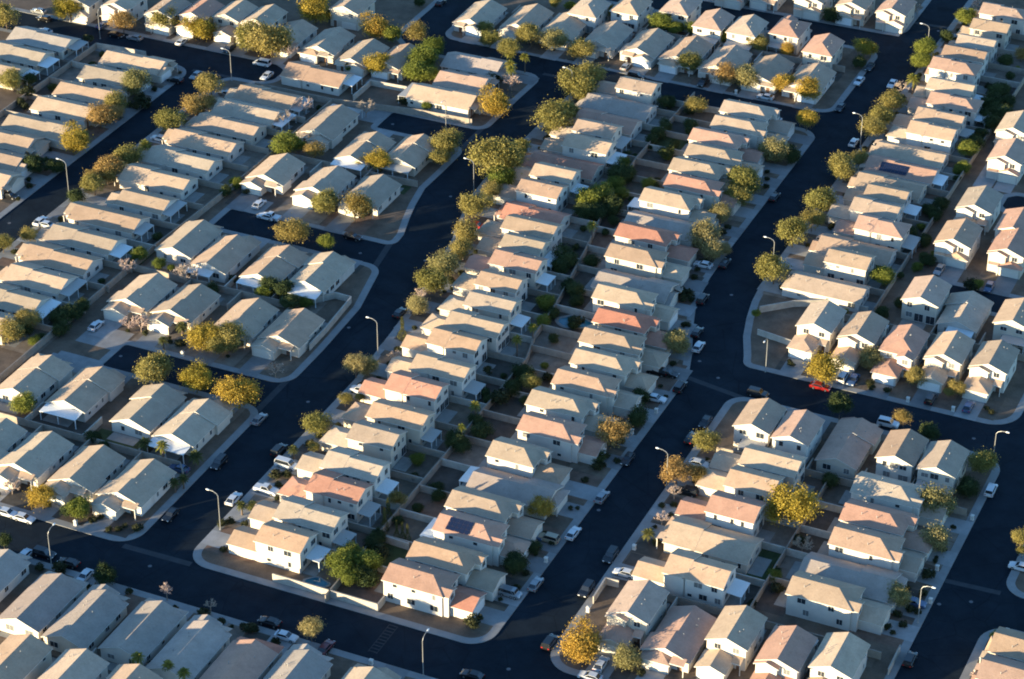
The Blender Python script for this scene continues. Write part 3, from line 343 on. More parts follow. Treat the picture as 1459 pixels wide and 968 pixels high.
([(-210.0, 434.9), (-200.5, 434.9)], "block wall between eighth-nearest and ninth-nearest backyards on S-bend street's right side", 1.7, 'block'),
([(-210.4, 445.0), (-200.5, 445.0)], "block wall between ninth-nearest and tenth-nearest backyards on S-bend street's right side", 1.7, 'block'),
([(-210.4, 454.4), (-202.6, 454.4)], "block wall between tenth-nearest and eleventh-nearest backyards on S-bend street's right side", 1.7, 'block2'),
([(-212.6, 464.5), (-203.6, 464.5)], "block wall between eleventh-nearest and twelfth-nearest backyards on S-bend street's right side", 1.7, 'block2'),
([(-213.7, 474.5), (-204.6, 474.5)], "block wall between twelfth-nearest and thirteenth-nearest backyards on S-bend street's right side", 1.7, 'block'),
([(-214.9, 483.8), (-206.0, 483.8)], "block wall between thirteenth-nearest and fourteenth-nearest backyards on S-bend street's right side", 1.7, 'block2'),
([(-216.6, 492.4), (-207.2, 492.4)], "block wall between fourteenth-nearest and fifteenth-nearest backyards on S-bend street's right side", 1.7, 'block2'),
([(-218.0, 500.9), (-208.5, 500.9)], "block wall between fifteenth-nearest and sixteenth-nearest backyards on S-bend street's right side", 1.7, 'block'),
([(-221.4, 511.1), (-210.4, 511.1)], "block wall between sixteenth-nearest and seventeenth-nearest backyards on S-bend street's right side", 1.7, 'block2'),
([(-223.9, 520.2), (-212.0, 520.2)], "block wall between seventeenth-nearest and eighteenth-nearest backyards on S-bend street's right side", 1.7, 'block'),
([(-222.8, 529.1), (-212.9, 529.1)], "block wall between eighteenth-nearest and nineteenth-nearest backyards on S-bend street's right side", 1.7, 'block'),
([(-221.7, 539.0), (-214.0, 539.0)], "block wall between nineteenth-nearest and twentieth-nearest backyards on S-bend street's right side", 1.7, 'block2'),
([(-222.9, 547.8), (-214.8, 547.8)], "block wall between twentieth-nearest and twenty-first-nearest backyards on S-bend street's right side", 1.7, 'block'),
([(-223.0, 556.6), (-214.8, 556.6)], "block wall between twenty-first-nearest and twenty-second-nearest backyards on S-bend street's right side", 1.7, 'block'),
([(-222.0, 566.5), (-214.8, 566.5)], "block wall between twenty-second-nearest and twenty-third-nearest backyards on S-bend street's right side", 1.7, 'block2'),
([(-223.0, 576.4), (-214.8, 576.4)], "block wall between twenty-third-nearest and twenty-fourth-nearest backyards on S-bend street's right side", 1.7, 'block'),
([(-188.1, 361.5), (-200.4, 361.5)], "block wall between nearest and second-nearest backyards on middle street's left side", 1.7, 'block2'),
([(-187.2, 371.2), (-200.4, 371.2)], "block wall between second-nearest and third-nearest backyards on middle street's left side", 1.7, 'block'),
([(-187.6, 380.8), (-200.4, 380.8)], "block wall between third-nearest and fourth-nearest backyards on middle street's left side", 1.7, 'block2'),
([(-188.4, 390.3), (-200.4, 390.3)], "block wall between fourth-nearest and fifth-nearest backyards on middle street's left side", 1.7, 'block'),
([(-188.5, 401.0), (-200.5, 401.0)], "block wall between fifth-nearest and sixth-nearest backyards on middle street's left side", 1.7, 'block2'),
([(-187.4, 411.2), (-200.5, 411.2)], "block wall between sixth-nearest and seventh-nearest backyards on middle street's left side", 1.7, 'block'),
([(-187.7, 422.1), (-200.5, 422.1)], "block wall between seventh-nearest and eighth-nearest backyards on middle street's left side", 1.7, 'block'),
([(-188.0, 432.1), (-200.5, 432.1)], "block wall between eighth-nearest and ninth-nearest backyards on middle street's left side", 1.7, 'block'),
([(-187.0, 442.0), (-200.5, 442.0)], "block wall between ninth-nearest and tenth-nearest backyards on middle street's left side", 1.7, 'block2'),
([(-187.7, 451.4), (-201.8, 451.4)], "block wall between tenth-nearest and eleventh-nearest backyards on middle street's left side", 1.7, 'block'),
([(-188.9, 460.6), (-203.3, 460.6)], "block wall between eleventh-nearest and twelfth-nearest backyards on middle street's left side", 1.7, 'block'),
([(-191.3, 470.3), (-204.0, 470.3)], "block wall between twelfth-nearest and thirteenth-nearest backyards on middle street's left side", 1.7, 'block2'),
([(-195.4, 479.6), (-205.4, 479.6)], "block wall between thirteenth-nearest and fourteenth-nearest backyards on middle street's left side", 1.7, 'block2'),
([(-197.8, 489.9), (-206.8, 489.9)], "block wall between fourteenth-nearest and fifteenth-nearest backyards on middle street's left side", 1.7, 'block'),
([(-199.2, 499.7), (-208.3, 499.7)], "block wall between fifteenth-nearest and sixteenth-nearest backyards on middle street's left side", 1.7, 'block2'),
([(-201.0, 509.4), (-210.1, 509.4)], "block wall between sixteenth-nearest and seventeenth-nearest backyards on middle street's left side", 1.7, 'block2'),
([(-201.6, 519.8), (-212.0, 519.8)], "block wall between seventeenth-nearest and eighteenth-nearest backyards on middle street's left side", 1.7, 'block'),
([(-200.0, 529.0), (-212.9, 529.0)], "block wall between eighteenth-nearest and nineteenth-nearest backyards on middle street's left side", 1.7, 'block2'),
([(-199.7, 538.1), (-213.9, 538.1)], "block wall between nineteenth-nearest and twentieth-nearest backyards on middle street's left side", 1.7, 'block'),
([(-200.3, 547.1), (-214.8, 547.1)], "block wall between twentieth-nearest and twenty-first-nearest backyards on middle street's left side", 1.7, 'block'),
([(-201.1, 556.0), (-214.8, 556.0)], "block wall between twenty-first-nearest and twenty-second-nearest backyards on middle street's left side", 1.7, 'block2'),
([(-200.9, 565.1), (-214.8, 565.1)], "block wall between twenty-second-nearest and twenty-third-nearest backyards on middle street's left side", 1.7, 'block'),
([(-200.1, 574.5), (-214.8, 574.5)], "block wall between twenty-third-nearest and twenty-fourth-nearest backyards on middle street's left side", 1.7, 'block'),
([(-136.3, 371.2), (-136.3, 377)], "block wall between leftmost and second-from-left backyards on bottom street's right stretch", 1.7, 'block2'),
([(-125.6, 371.3), (-125.6, 377)], "block wall between second-from-left and third-from-left backyards on bottom street's right stretch", 1.7, 'block2'),
([(-115.3, 371.0), (-115.3, 377)], "block wall between third-from-left and fourth-from-left backyards on bottom street's right stretch", 1.7, 'block2'),
([(-104.9, 371.2), (-104.9, 377)], "block wall between fourth-from-left and fifth-from-left backyards on bottom street's right stretch", 1.7, 'block2'),
([(-128.9, 389.2), (-122, 389.2)], "block wall between nearest and second-nearest backyards on lower middle street's right side", 1.7, 'block2'),
([(-129.9, 401.5), (-122, 401.5)], "block wall between second-nearest and third-nearest backyards on lower middle street's right side", 1.7, 'block2'),
([(-131.0, 411.1), (-122, 411.1)], "block wall between third-nearest and fourth-nearest backyards on lower middle street's right side", 1.7, 'block2'),
([(-129.9, 420.7), (-122, 420.7)], "block wall between fourth-nearest and fifth-nearest backyards on lower middle street's right side", 1.7, 'block2'),
([(-114.4, 391.1), (-122, 391.1)], "block wall between nearest and second-nearest backyards on right-hand street's left side", 1.7, 'block'),
([(-113.2, 401.4), (-122, 401.4)], "block wall between second-nearest and third-nearest backyards on right-hand street's left side", 1.7, 'block2'),
([(-112.0, 410.3), (-122, 410.3)], "block wall between third-nearest and fourth-nearest backyards on right-hand street's left side", 1.7, 'block2'),
([(-112.8, 420.0), (-122, 420.0)], "block wall between fourth-nearest and fifth-nearest backyards on right-hand street's left side", 1.7, 'block2'),
([(-200.4, 348), (-200.5, 446), (-203, 456), (-204, 470), (-208, 498), (-212, 520), (-214.8, 547), (-214.8, 590)], 'long tan block wall splitting the backyards between S-bend and middle streets', 1.8, 'block'),
([(-306.2, 380), (-306, 427), (-305.9, 440), (-305.6, 455), (-304.6, 472), (-303.6, 500), (-303.6, 544)], 'long tan block wall behind the houses right of the upper-left street', 1.8, 'block'),
([(-307.5, 351), (-307, 376), (-306.2, 380)], 'short tan block wall left of the bottom cross street houses', 1.8, 'block'),
([(-134.6, 500), (-134.4, 690)], 'long tan block wall along the dirt alley on the right', 1.8, 'block'),
([(-213.5, 349.9), (-207.5, 349.9), (-200.4, 349.9), (-189.6, 349.9), (-189.6, 353)], 'pale block wall at the back of the bottom cross street corner lots', 1.8, 'block2'),
([(-328, 544.6), (-304, 544.6), (-279, 548.6), (-263.5, 549.4)], 'long tan block wall beside the top cul-de-sac', 1.8, 'block'),
([(-299.5, 549), (-299.5, 559.5), (-288.5, 560)], 'pale block wall round the long house garden', 1.7, 'block2'),
([(-382, 490), (-382, 548)], 'long tan block wall behind the houses left of the upper-left street', 1.8, 'block'),
([(-382, 548), (-377.5, 548.4), (-366, 549)], 'pale block wall along the top-left cross street', 1.8, 'block2'),
([(-300, 511.6), (-270.8, 511.2), (-261.2, 511.8)], 'tan block wall behind the houses on top cul-de-sac near side', 1.8, 'block'),
([(-306, 444.5), (-262, 444.5)], 'tan block wall behind the houses on middle cul-de-sac near side', 1.8, 'block'),
([(-262, 444.5), (-254.2, 453.4), (-249.8, 453.2), (-248.8, 438.7), (-248.6, 430)], 'pale block wall round the corner garden below middle cul-de-sac', 1.7, 'block2'),
([(-306, 376.3), (-251, 376.3), (-248.2, 373)], 'tan block wall behind the houses on bottom cul-de-sac near side', 1.8, 'block'),
([(-159.5, 489.5), (-153, 495.5), (-145.8, 499.3), (-136, 500)], 'pale curving block wall below the upper middle street houses', 1.7, 'block2'),
([(-156.6, 480), (-147, 478.4)], 'pale block wall beside the right cross street corner lot', 1.5, 'block2'),
([(-151.6, 370), (-151.8, 376.8), (-149, 377)], 'grey block enclosure wall on the lower middle street corner', 1.7, 'block2'),
([(-145, 377), (-123, 377), (-94, 377)], 'tan block wall behind the houses on bottom cross street right stretch', 1.8, 'block'),
([(-122, 377), (-122, 430)], 'long tan block wall between lower middle and right-hand street backyards', 1.8, 'block'),
([(-148, 430), (-122, 430), (-92, 430)], 'tan block wall behind the houses on right cross street near side', 1.8, 'block'),
([(-147, 494.5), (-96, 494.5)], 'tan block wall behind the houses on right cross street far side', 1.8, 'block'),
([(-245, 622.5), (-182, 622.5)], 'tan block wall behind the houses on topmost street near side', 1.8, 'block'),
([(-91.4, 381), (-91.3, 373)], 'grey block wall at the right-hand street corner garden', 1.6, 'block2'),
([(-222, 583), (-214.8, 583), (-203, 583.5), (-190, 584)], 'pale block wall along the top cross street near side', 1.8, 'block2'),
([(-200, 371), (-193, 370.6)], 'short pale block wall behind the cypress row', 1.7, 'block2'),
]
# plants: kind, u, v, radius, crown height
TREES = [
('o', 548.3, -412.9, 4.12, 4.1),
('y', 561.1, -399.9, 3.95, 4.0),
('o', 566.9, -370.7, 4.12, 4.1),
('y', 565.2, -358.3, 3.89, 3.9),
('b', 566.9, -365.2, 1.36, 1.9),
('o', 565.2, -340.2, 4.59, 4.5),
('n', 560.4, -380.8, 3.61, 3.7),
('s', 551.3, -386.8, 1.35, 1.0),
('o', 515.0, -388.3, 3.45, 3.6),
('d', 519.8, -386.2, 1.99, 1.9),
('w', 528.1, -355.6, 4.18, 4.1),
('o', 515.1, -353.9, 3.28, 3.4),
('n', 506.1, -353.8, 3.82, 3.9),
('n', 510.2, -352.9, 2.8, 3.0),
('y', 491.8, -352.6, 4.0, 4.0),
('o', 534.6, -336.0, 3.72, 3.8),
('n', 523.4, -334.2, 3.67, 3.7),
('n', 526.8, -332.7, 2.54, 2.8),
('o', 511.7, -334.5, 3.9, 3.9),
('p', 495.2, -332.8, 1.99, 5.0),
('o', 488.8, -333.9, 3.53, 3.6),
('n', 482.1, -335.1, 3.77, 3.8),
('n', 476.8, -337.0, 2.68, 2.9),
('d', 477.5, -355.4, 2.95, 2.7),
('d', 479.6, -351.0, 2.21, 2.1),
('s', 521.1, -350.3, 2.31, 1.7),
('o', 564.0, -333.4, 5.39, 5.1),
('b', 565.4, -328.8, 3.22, 3.4),
('y', 589.3, -333.1, 4.42, 4.3),
('d', 592.6, -328.8, 2.48, 2.3),
('y', 587.1, -312.8, 4.09, 4.1),
('g', 587.0, -306.8, 2.6, 2.9),
('n', 589.3, -301.2, 3.46, 3.6),
('g', 564.0, -308.5, 1.32, 1.9),
('y', 566.2, -300.3, 3.61, 3.7),
('g', 574.0, -290.6, 3.99, 4.0),
('g', 567.0, -289.2, 3.42, 3.5),
('g', 567.7, -285.2, 2.63, 2.9),
('g', 583.5, -291.8, 2.95, 3.2),
('o', 602.3, -284.0, 2.28, 2.6),
('o', 593.0, -279.9, 2.66, 2.9),
('o', 591.2, -272.0, 2.95, 3.2),
('p', 579.1, -265.6, 1.85, 5.0),
('d', 575.5, -269.7, 2.1, 2.0),
('b', 573.0, -262.5, 2.87, 3.1),
('y', 557.1, -260.8, 4.37, 4.3),
('b', 536.3, -308.0, 2.82, 3.1),
('b', 526.4, -308.7, 2.95, 3.2),
('b', 541.8, -291.8, 2.82, 3.1),
('g', 512.8, -301.4, 3.39, 3.5),
('g', 515.9, -298.4, 1.64, 2.1),
('n', 514.3, -292.6, 2.73, 3.0),
('g', 551.8, -278.2, 1.44, 1.9),
('s', 552.7, -285.9, 1.44, 1.1),
('y', 514.9, -274.2, 3.25, 3.4),
('o', 514.4, -279.0, 1.89, 2.3),
('o', 530.9, -262.6, 3.84, 3.9),
('o', 524.6, -261.2, 2.72, 3.0),
('o', 523.6, -244.7, 6.15, 5.7),
('o', 530.2, -242.1, 3.25, 3.4),
('d', 612.1, -310.5, 1.67, 1.6),
('o', 627.7, -273.1, 1.83, 2.3),
('g', 627.2, -268.3, 1.66, 2.1),
('g', 624.6, -263.3, 2.32, 2.7),
('n', 626.9, -256.5, 2.73, 3.0),
('o', 601.0, -269.3, 3.57, 3.7),
('w', 601.6, -262.2, 3.86, 3.9),
('o', 599.1, -252.4, 3.53, 3.6),
('p', 585.1, -268.6, 1.87, 5.0),
('p', 585.2, -264.0, 1.7, 5.0),
('p', 575.9, -264.0, 1.58, 5.0),
('o', 574.8, -243.4, 4.95, 4.8),
('o', 585.2, -243.8, 3.76, 3.8),
('o', 553.3, -242.0, 5.08, 4.9),
('o', 561.8, -240.7, 3.37, 3.5),
('g', 626.0, -239.5, 3.17, 3.3),
('g', 625.4, -234.0, 2.18, 2.5),
('g', 627.2, -229.7, 2.29, 2.6),
('g', 627.1, -225.3, 2.28, 2.6),
('g', 626.3, -220.1, 2.44, 2.7),
('o', 624.2, -209.0, 2.96, 3.2),
('o', 604.6, -221.9, 3.38, 3.5),
('n', 599.7, -210.7, 3.75, 3.8),
('w', 602.1, -204.1, 3.75, 3.8),
('d', 580.1, -219.5, 2.31, 2.2),
('o', 580.0, -210.7, 2.93, 3.1),
('s', 579.8, -212.5, 1.53, 1.1),
('o', 538.1, -243.2, 2.73, 3.0),
('o', 530.3, -243.7, 2.71, 3.0),
('d', 536.0, -214.1, 2.93, 2.6),
('d', 563.0, -214.3, 2.11, 2.0),
('d', 542.1, -223.3, 1.87, 1.8),
('o', 545.3, -184.6, 3.48, 3.6),
('w', 563.8, -184.3, 2.46, 2.8),
('g', 657.3, -202.0, 2.22, 2.6),
('d', 653.1, -196.0, 2.64, 2.4),
('y', 625.7, -200.3, 2.06, 2.4),
('b', 668.1, -174.8, 1.94, 2.3),
('g', 666.9, -159.7, 2.75, 3.0),
('g', 642.0, -164.8, 2.79, 3.0),
('g', 633.4, -163.3, 2.65, 2.9),
('p', 617.3, -160.8, 2.09, 5.0),
('b', 616.0, -163.4, 2.08, 2.5),
('o', 603.1, -163.0, 3.7, 3.8),
('o', 593.7, -162.9, 3.36, 3.5),
('o', 586.1, -163.2, 3.44, 3.6),
('y', 634.6, -180.3, 2.95, 3.2),
('d', 627.0, -179.4, 2.01, 1.9),
('y', 602.8, -193.5, 3.16, 3.3),
('y', 601.3, -185.8, 3.43, 3.5),
('y', 584.9, -180.5, 3.07, 3.3),
('w', 563.8, -182.1, 3.73, 3.8),
('d', 564.5, -177.8, 2.37, 2.2),
('o', 561.4, -162.4, 3.67, 3.7),
('o', 569.4, -160.9, 2.71, 3.0),
('b', 678.6, -159.8, 1.94, 2.4),
('d', 598.5, -136.2, 1.91, 1.8),
('g', 586.5, -136.8, 2.58, 2.9),
('n', 649.8, -138.9, 2.05, 2.4),
('d', 644.3, -142.3, 2.23, 2.1),
('d', 617.1, -138.1, 2.83, 2.6),
('d', 609.1, -138.4, 2.29, 2.1),
('d', 624.4, -138.8, 2.85, 2.6),
('d', 611.0, -134.6, 2.96, 2.7),
('d', 603.8, -135.2, 2.63, 2.4),
('d', 619.8, -134.8, 2.16, 2.0),
('d', 592.4, -135.3, 2.24, 2.1),
('d', 654.3, -161.6, 2.06, 1.9),
('o', 438.8, -339.2, 2.3, 2.6),
('o', 445.6, -336.0, 2.16, 2.5),
('o', 473.2, -334.6, 2.93, 3.1),
('n', 479.7, -334.8, 2.68, 2.9),
('d', 467.8, -336.7, 2.16, 2.0),
('g', 448.6, -305.9, 1.84, 2.3),
('b', 442.5, -305.6, 2.29, 2.6),
('g', 446.8, -299.2, 1.74, 2.2),
('g', 447.3, -296.1, 1.01, 1.6),
('b', 443.8, -289.8, 3.55, 3.6),
('o', 411.0, -312.5, 2.82, 3.1),
('o', 403.4, -313.6, 3.28, 3.4),
('d', 407.8, -312.0, 1.97, 1.9),
('d', 416.0, -307.5, 2.21, 2.1),
('d', 418.8, -306.2, 2.67, 2.4),
('d', 422.6, -306.1, 2.01, 1.9),
('d', 412.2, -304.5, 1.98, 1.9),
('y', 436.0, -329.6, 1.62, 2.1),
('b', 419.9, -291.2, 2.12, 2.5),
('b', 421.0, -288.5, 2.56, 2.8),
('P', 423.6, -278.9, 1.67, 2.8),
('y', 420.5, -270.8, 3.75, 3.8),
('o', 422.6, -264.7, 3.93, 3.9),
('o', 420.0, -266.8, 2.87, 3.1),
('P', 416.4, -279.6, 1.31, 2.8),
('s', 419.2, -276.8, 1.22, 0.9),
('s', 490.4, -299.9, 0.96, 0.7),
('s', 450.0, -280.3, 1.13, 0.9),
('o', 489.1, -275.7, 3.58, 3.7),
('n', 488.3, -267.2, 4.19, 4.2),
('n', 472.1, -276.6, 3.99, 4.0),
('g', 473.2, -267.0, 2.09, 2.5),
('d', 449.4, -269.4, 2.49, 2.3),
('d', 448.9, -266.0, 2.48, 2.3),
('d', 444.4, -262.0, 2.23, 2.1),
('g', 445.7, -269.4, 1.71, 2.2),
('o', 503.6, -240.9, 3.82, 3.9),
('o', 513.1, -241.1, 2.65, 2.9),
('g', 520.1, -241.7, 3.65, 3.7),
('o', 490.0, -236.3, 3.35, 3.5),
('o', 482.7, -234.3, 2.95, 3.2),
('w', 474.1, -235.0, 3.78, 3.8),
('o', 465.5, -234.1, 3.86, 3.9),
('w', 455.2, -233.3, 2.55, 2.8),
('c', 443.3, -231.1, 1.1, 2.0),
('b', 460.8, -235.1, 1.8, 2.2),
('o', 543.0, -182.8, 4.12, 4.1),
('o', 535.5, -182.3, 3.43, 3.5),
('w', 525.9, -183.3, 3.03, 3.2),
('w', 513.1, -182.9, 3.86, 3.9),
('w', 508.5, -178.7, 2.8, 3.0),
('w', 511.5, -175.8, 1.63, 2.1),
('g', 519.2, -216.5, 3.12, 3.3),
('g', 523.9, -214.3, 2.89, 3.1),
('g', 530.9, -213.6, 2.18, 2.5),
('d', 519.1, -210.2, 2.86, 2.6),
('d', 514.2, -214.8, 2.61, 2.4),
('d', 515.0, -211.5, 2.37, 2.2),
('d', 537.3, -215.7, 2.44, 2.3),
('p', 504.2, -209.1, 1.65, 5.0),
('d', 490.8, -210.3, 2.86, 2.6),
('d', 486.8, -209.6, 2.38, 2.2),
('d', 478.5, -202.2, 2.25, 2.1),
('d', 479.8, -205.0, 1.81, 1.7),
('w', 464.9, -170.8, 3.12, 3.3),
('p', 454.1, -202.7, 1.32, 5.0),
('p', 447.7, -203.8, 1.4, 5.0),
('s', 487.9, -178.0, 1.89, 1.4),
('d', 537.2, -213.5, 2.44, 2.3),
('d', 466.6, -203.2, 1.55, 1.5),
('g', 486.6, -159.4, 0.98, 1.6),
('o', 542.0, -162.0, 3.79, 3.8),
('o', 532.1, -161.1, 2.86, 3.1),
('o', 522.5, -162.8, 3.74, 3.8),
('o', 503.6, -161.0, 4.02, 4.0),
('g', 513.3, -136.8, 2.64, 2.9),
('s', 519.9, -116.8, 1.9, 1.4),
('g', 520.7, -115.2, 1.36, 1.9),
('o', 403.1, -273.6, 3.94, 4.0),
('y', 403.9, -263.2, 3.65, 3.7),
('y', 402.4, -251.4, 4.01, 4.0),
('g', 380.3, -293.7, 2.6, 2.9),
('P', 378.6, -261.1, 1.72, 2.8),
('p', 376.4, -255.3, 1.55, 5.0),
('P', 378.7, -248.6, 1.83, 2.8),
('P', 368.3, -247.5, 1.28, 2.8),
('P', 370.3, -246.6, 1.28, 2.8),
('y', 351.6, -269.6, 2.97, 3.2),
('g', 352.1, -260.9, 2.44, 2.8),
('d', 351.6, -263.0, 1.77, 1.7),
('b', 353.3, -278.6, 1.92, 2.3),
('d', 377.1, -273.7, 1.64, 1.6),
('P', 367.1, -230.5, 1.26, 2.8),
('P', 368.1, -228.4, 1.26, 2.8),
('w', 426.1, -234.4, 2.46, 2.8),
('w', 426.3, -231.4, 2.36, 2.7),
('o', 400.3, -230.3, 2.82, 3.1),
('o', 412.6, -230.0, 1.48, 2.0),
('o', 415.4, -227.7, 1.11, 1.7),
('P', 389.7, -230.6, 1.3, 2.8),
('o', 393.1, -227.6, 1.26, 1.8),
('s', 382.1, -230.9, 1.12, 0.8),
('s', 383.4, -228.6, 0.96, 0.7),
('p', 418.9, -200.8, 1.47, 5.0),
('d', 418.1, -200.2, 1.66, 1.6),
('p', 409.6, -199.6, 1.16, 5.0),
('d', 408.1, -200.3, 2.46, 2.3),
('d', 406.8, -197.8, 1.84, 1.8),
('d', 413.9, -196.9, 2.27, 2.1),
('b', 433.5, -227.9, 1.81, 2.3),
('b', 416.8, -250.2, 2.06, 2.4),
('n', 382.5, -201.6, 1.96, 2.4),
('s', 393.6, -203.2, 1.12, 0.8),
('d', 441.3, -170.3, 2.02, 1.9),
('b', 432.5, -170.3, 1.46, 2.0),
('d', 433.8, -167.7, 2.29, 2.1),
('n', 422.9, -169.8, 3.62, 3.7),
('d', 416.1, -169.7, 1.54, 1.5),
('s', 413.4, -169.3, 1.13, 0.8),
('o', 429.8, -150.2, 2.8, 3.0),
('n', 415.1, -151.5, 3.32, 3.5),
('n', 416.5, -147.7, 2.43, 2.7),
('b', 410.2, -150.1, 1.67, 2.1),
('y', 392.0, -172.8, 2.51, 2.8),
('d', 439.3, -198.2, 2.35, 2.2),
('o', 436.0, -194.8, 2.1, 2.5),
('d', 433.0, -197.6, 2.12, 2.0),
('y', 467.0, -136.3, 3.77, 3.8),
('w', 476.5, -127.7, 2.94, 3.2),
('o', 473.4, -116.0, 2.44, 2.7),
('o', 472.5, -108.2, 1.3, 1.8),
('o', 473.6, -106.6, 1.95, 2.4),
('d', 456.2, -128.5, 2.72, 2.5),
('n', 456.7, -113.9, 2.06, 2.4),
('d', 454.9, -107.3, 2.27, 2.1),
('o', 446.6, -93.7, 3.03, 3.2),
('w', 427.6, -98.1, 3.83, 3.9),
('d', 437.3, -93.8, 2.47, 2.3),
('y', 411.8, -124.7, 4.93, 4.7),
('d', 336.8, -269.4, 1.47, 1.5),
('d', 335.1, -243.9, 2.35, 2.2),
('s', 334.7, -254.3, 1.45, 1.1),
('b', 336.5, -230.3, 1.51, 2.0),
('b', 336.1, -219.9, 1.31, 1.8),
('p', 312.7, -222.0, 1.45, 5.0),
('p', 313.2, -215.5, 1.3, 5.0),
('p', 312.5, -211.6, 1.37, 5.0),
('s', 316.4, -220.8, 1.08, 0.8),
('s', 362.1, -232.1, 1.09, 0.8),
('s', 363.5, -231.1, 0.86, 0.6),
('s', 364.0, -228.0, 0.78, 0.6),
('s', 334.0, -220.2, 1.19, 0.9),
('s', 333.7, -209.4, 1.18, 0.9),
('s', 333.9, -211.2, 0.81, 0.6),
('s', 350.7, -252.8, 0.78, 0.6),
('s', 351.5, -251.1, 0.7, 0.5),
('s', 353.3, -247.5, 0.97, 0.7),
('s', 333.4, -258.4, 0.95, 0.7),
('w', 337.4, -197.8, 2.11, 2.5),
('g', 356.0, -201.8, 3.05, 3.2),
('g', 361.6, -202.2, 2.3, 2.6),
('g', 360.4, -197.7, 2.68, 2.9),
('d', 356.7, -195.8, 2.46, 2.3),
('g', 355.0, -198.3, 2.27, 2.6),
('c', 373.1, -197.1, 0.7, 2.0),
('c', 373.0, -195.7, 0.7, 2.0),
('c', 373.1, -194.6, 0.7, 2.0),
('c', 377.4, -201.2, 1.1, 2.0),
('c', 374.7, -200.7, 0.98, 2.0),
('s', 353.5, -170.3, 1.55, 1.2),
('d', 372.9, -170.2, 2.21, 2.1),
('s', 334.2, -208.8, 0.88, 0.7),
('y', 353.5, -147.3, 3.84, 3.9),
('w', 354.2, -137.7, 2.59, 2.9),
('P', 393.4, -149.2, 1.55, 2.8),
('d', 373.5, -170.0, 2.37, 2.2),
('d', 380.5, -169.0, 1.54, 1.5),
('b', 400.4, -149.0, 1.65, 2.1),
('s', 406.4, -151.4, 0.79, 0.6),
('b', 403.2, -119.1, 2.24, 2.6),
('s', 394.8, -121.8, 1.06, 0.8),
('w', 416.0, -94.9, 3.2, 3.4),
('w', 394.4, -96.4, 2.68, 2.9),
('o', 424.8, -79.1, 1.92, 2.3),
('o', 420.5, -77.7, 1.27, 1.8),
('g', 391.3, -75.3, 1.17, 1.7),
('s', 386.8, -95.7, 0.81, 0.6),
('b', 377.8, -75.4, 1.36, 1.9),
('s', 406.1, -93.1, 1.44, 1.1),
('s', 399.8, -92.4, 0.94, 0.7),
('s', 400.6, -96.1, 0.83, 0.6),
('s', 393.6, -91.7, 0.74, 0.6),
]
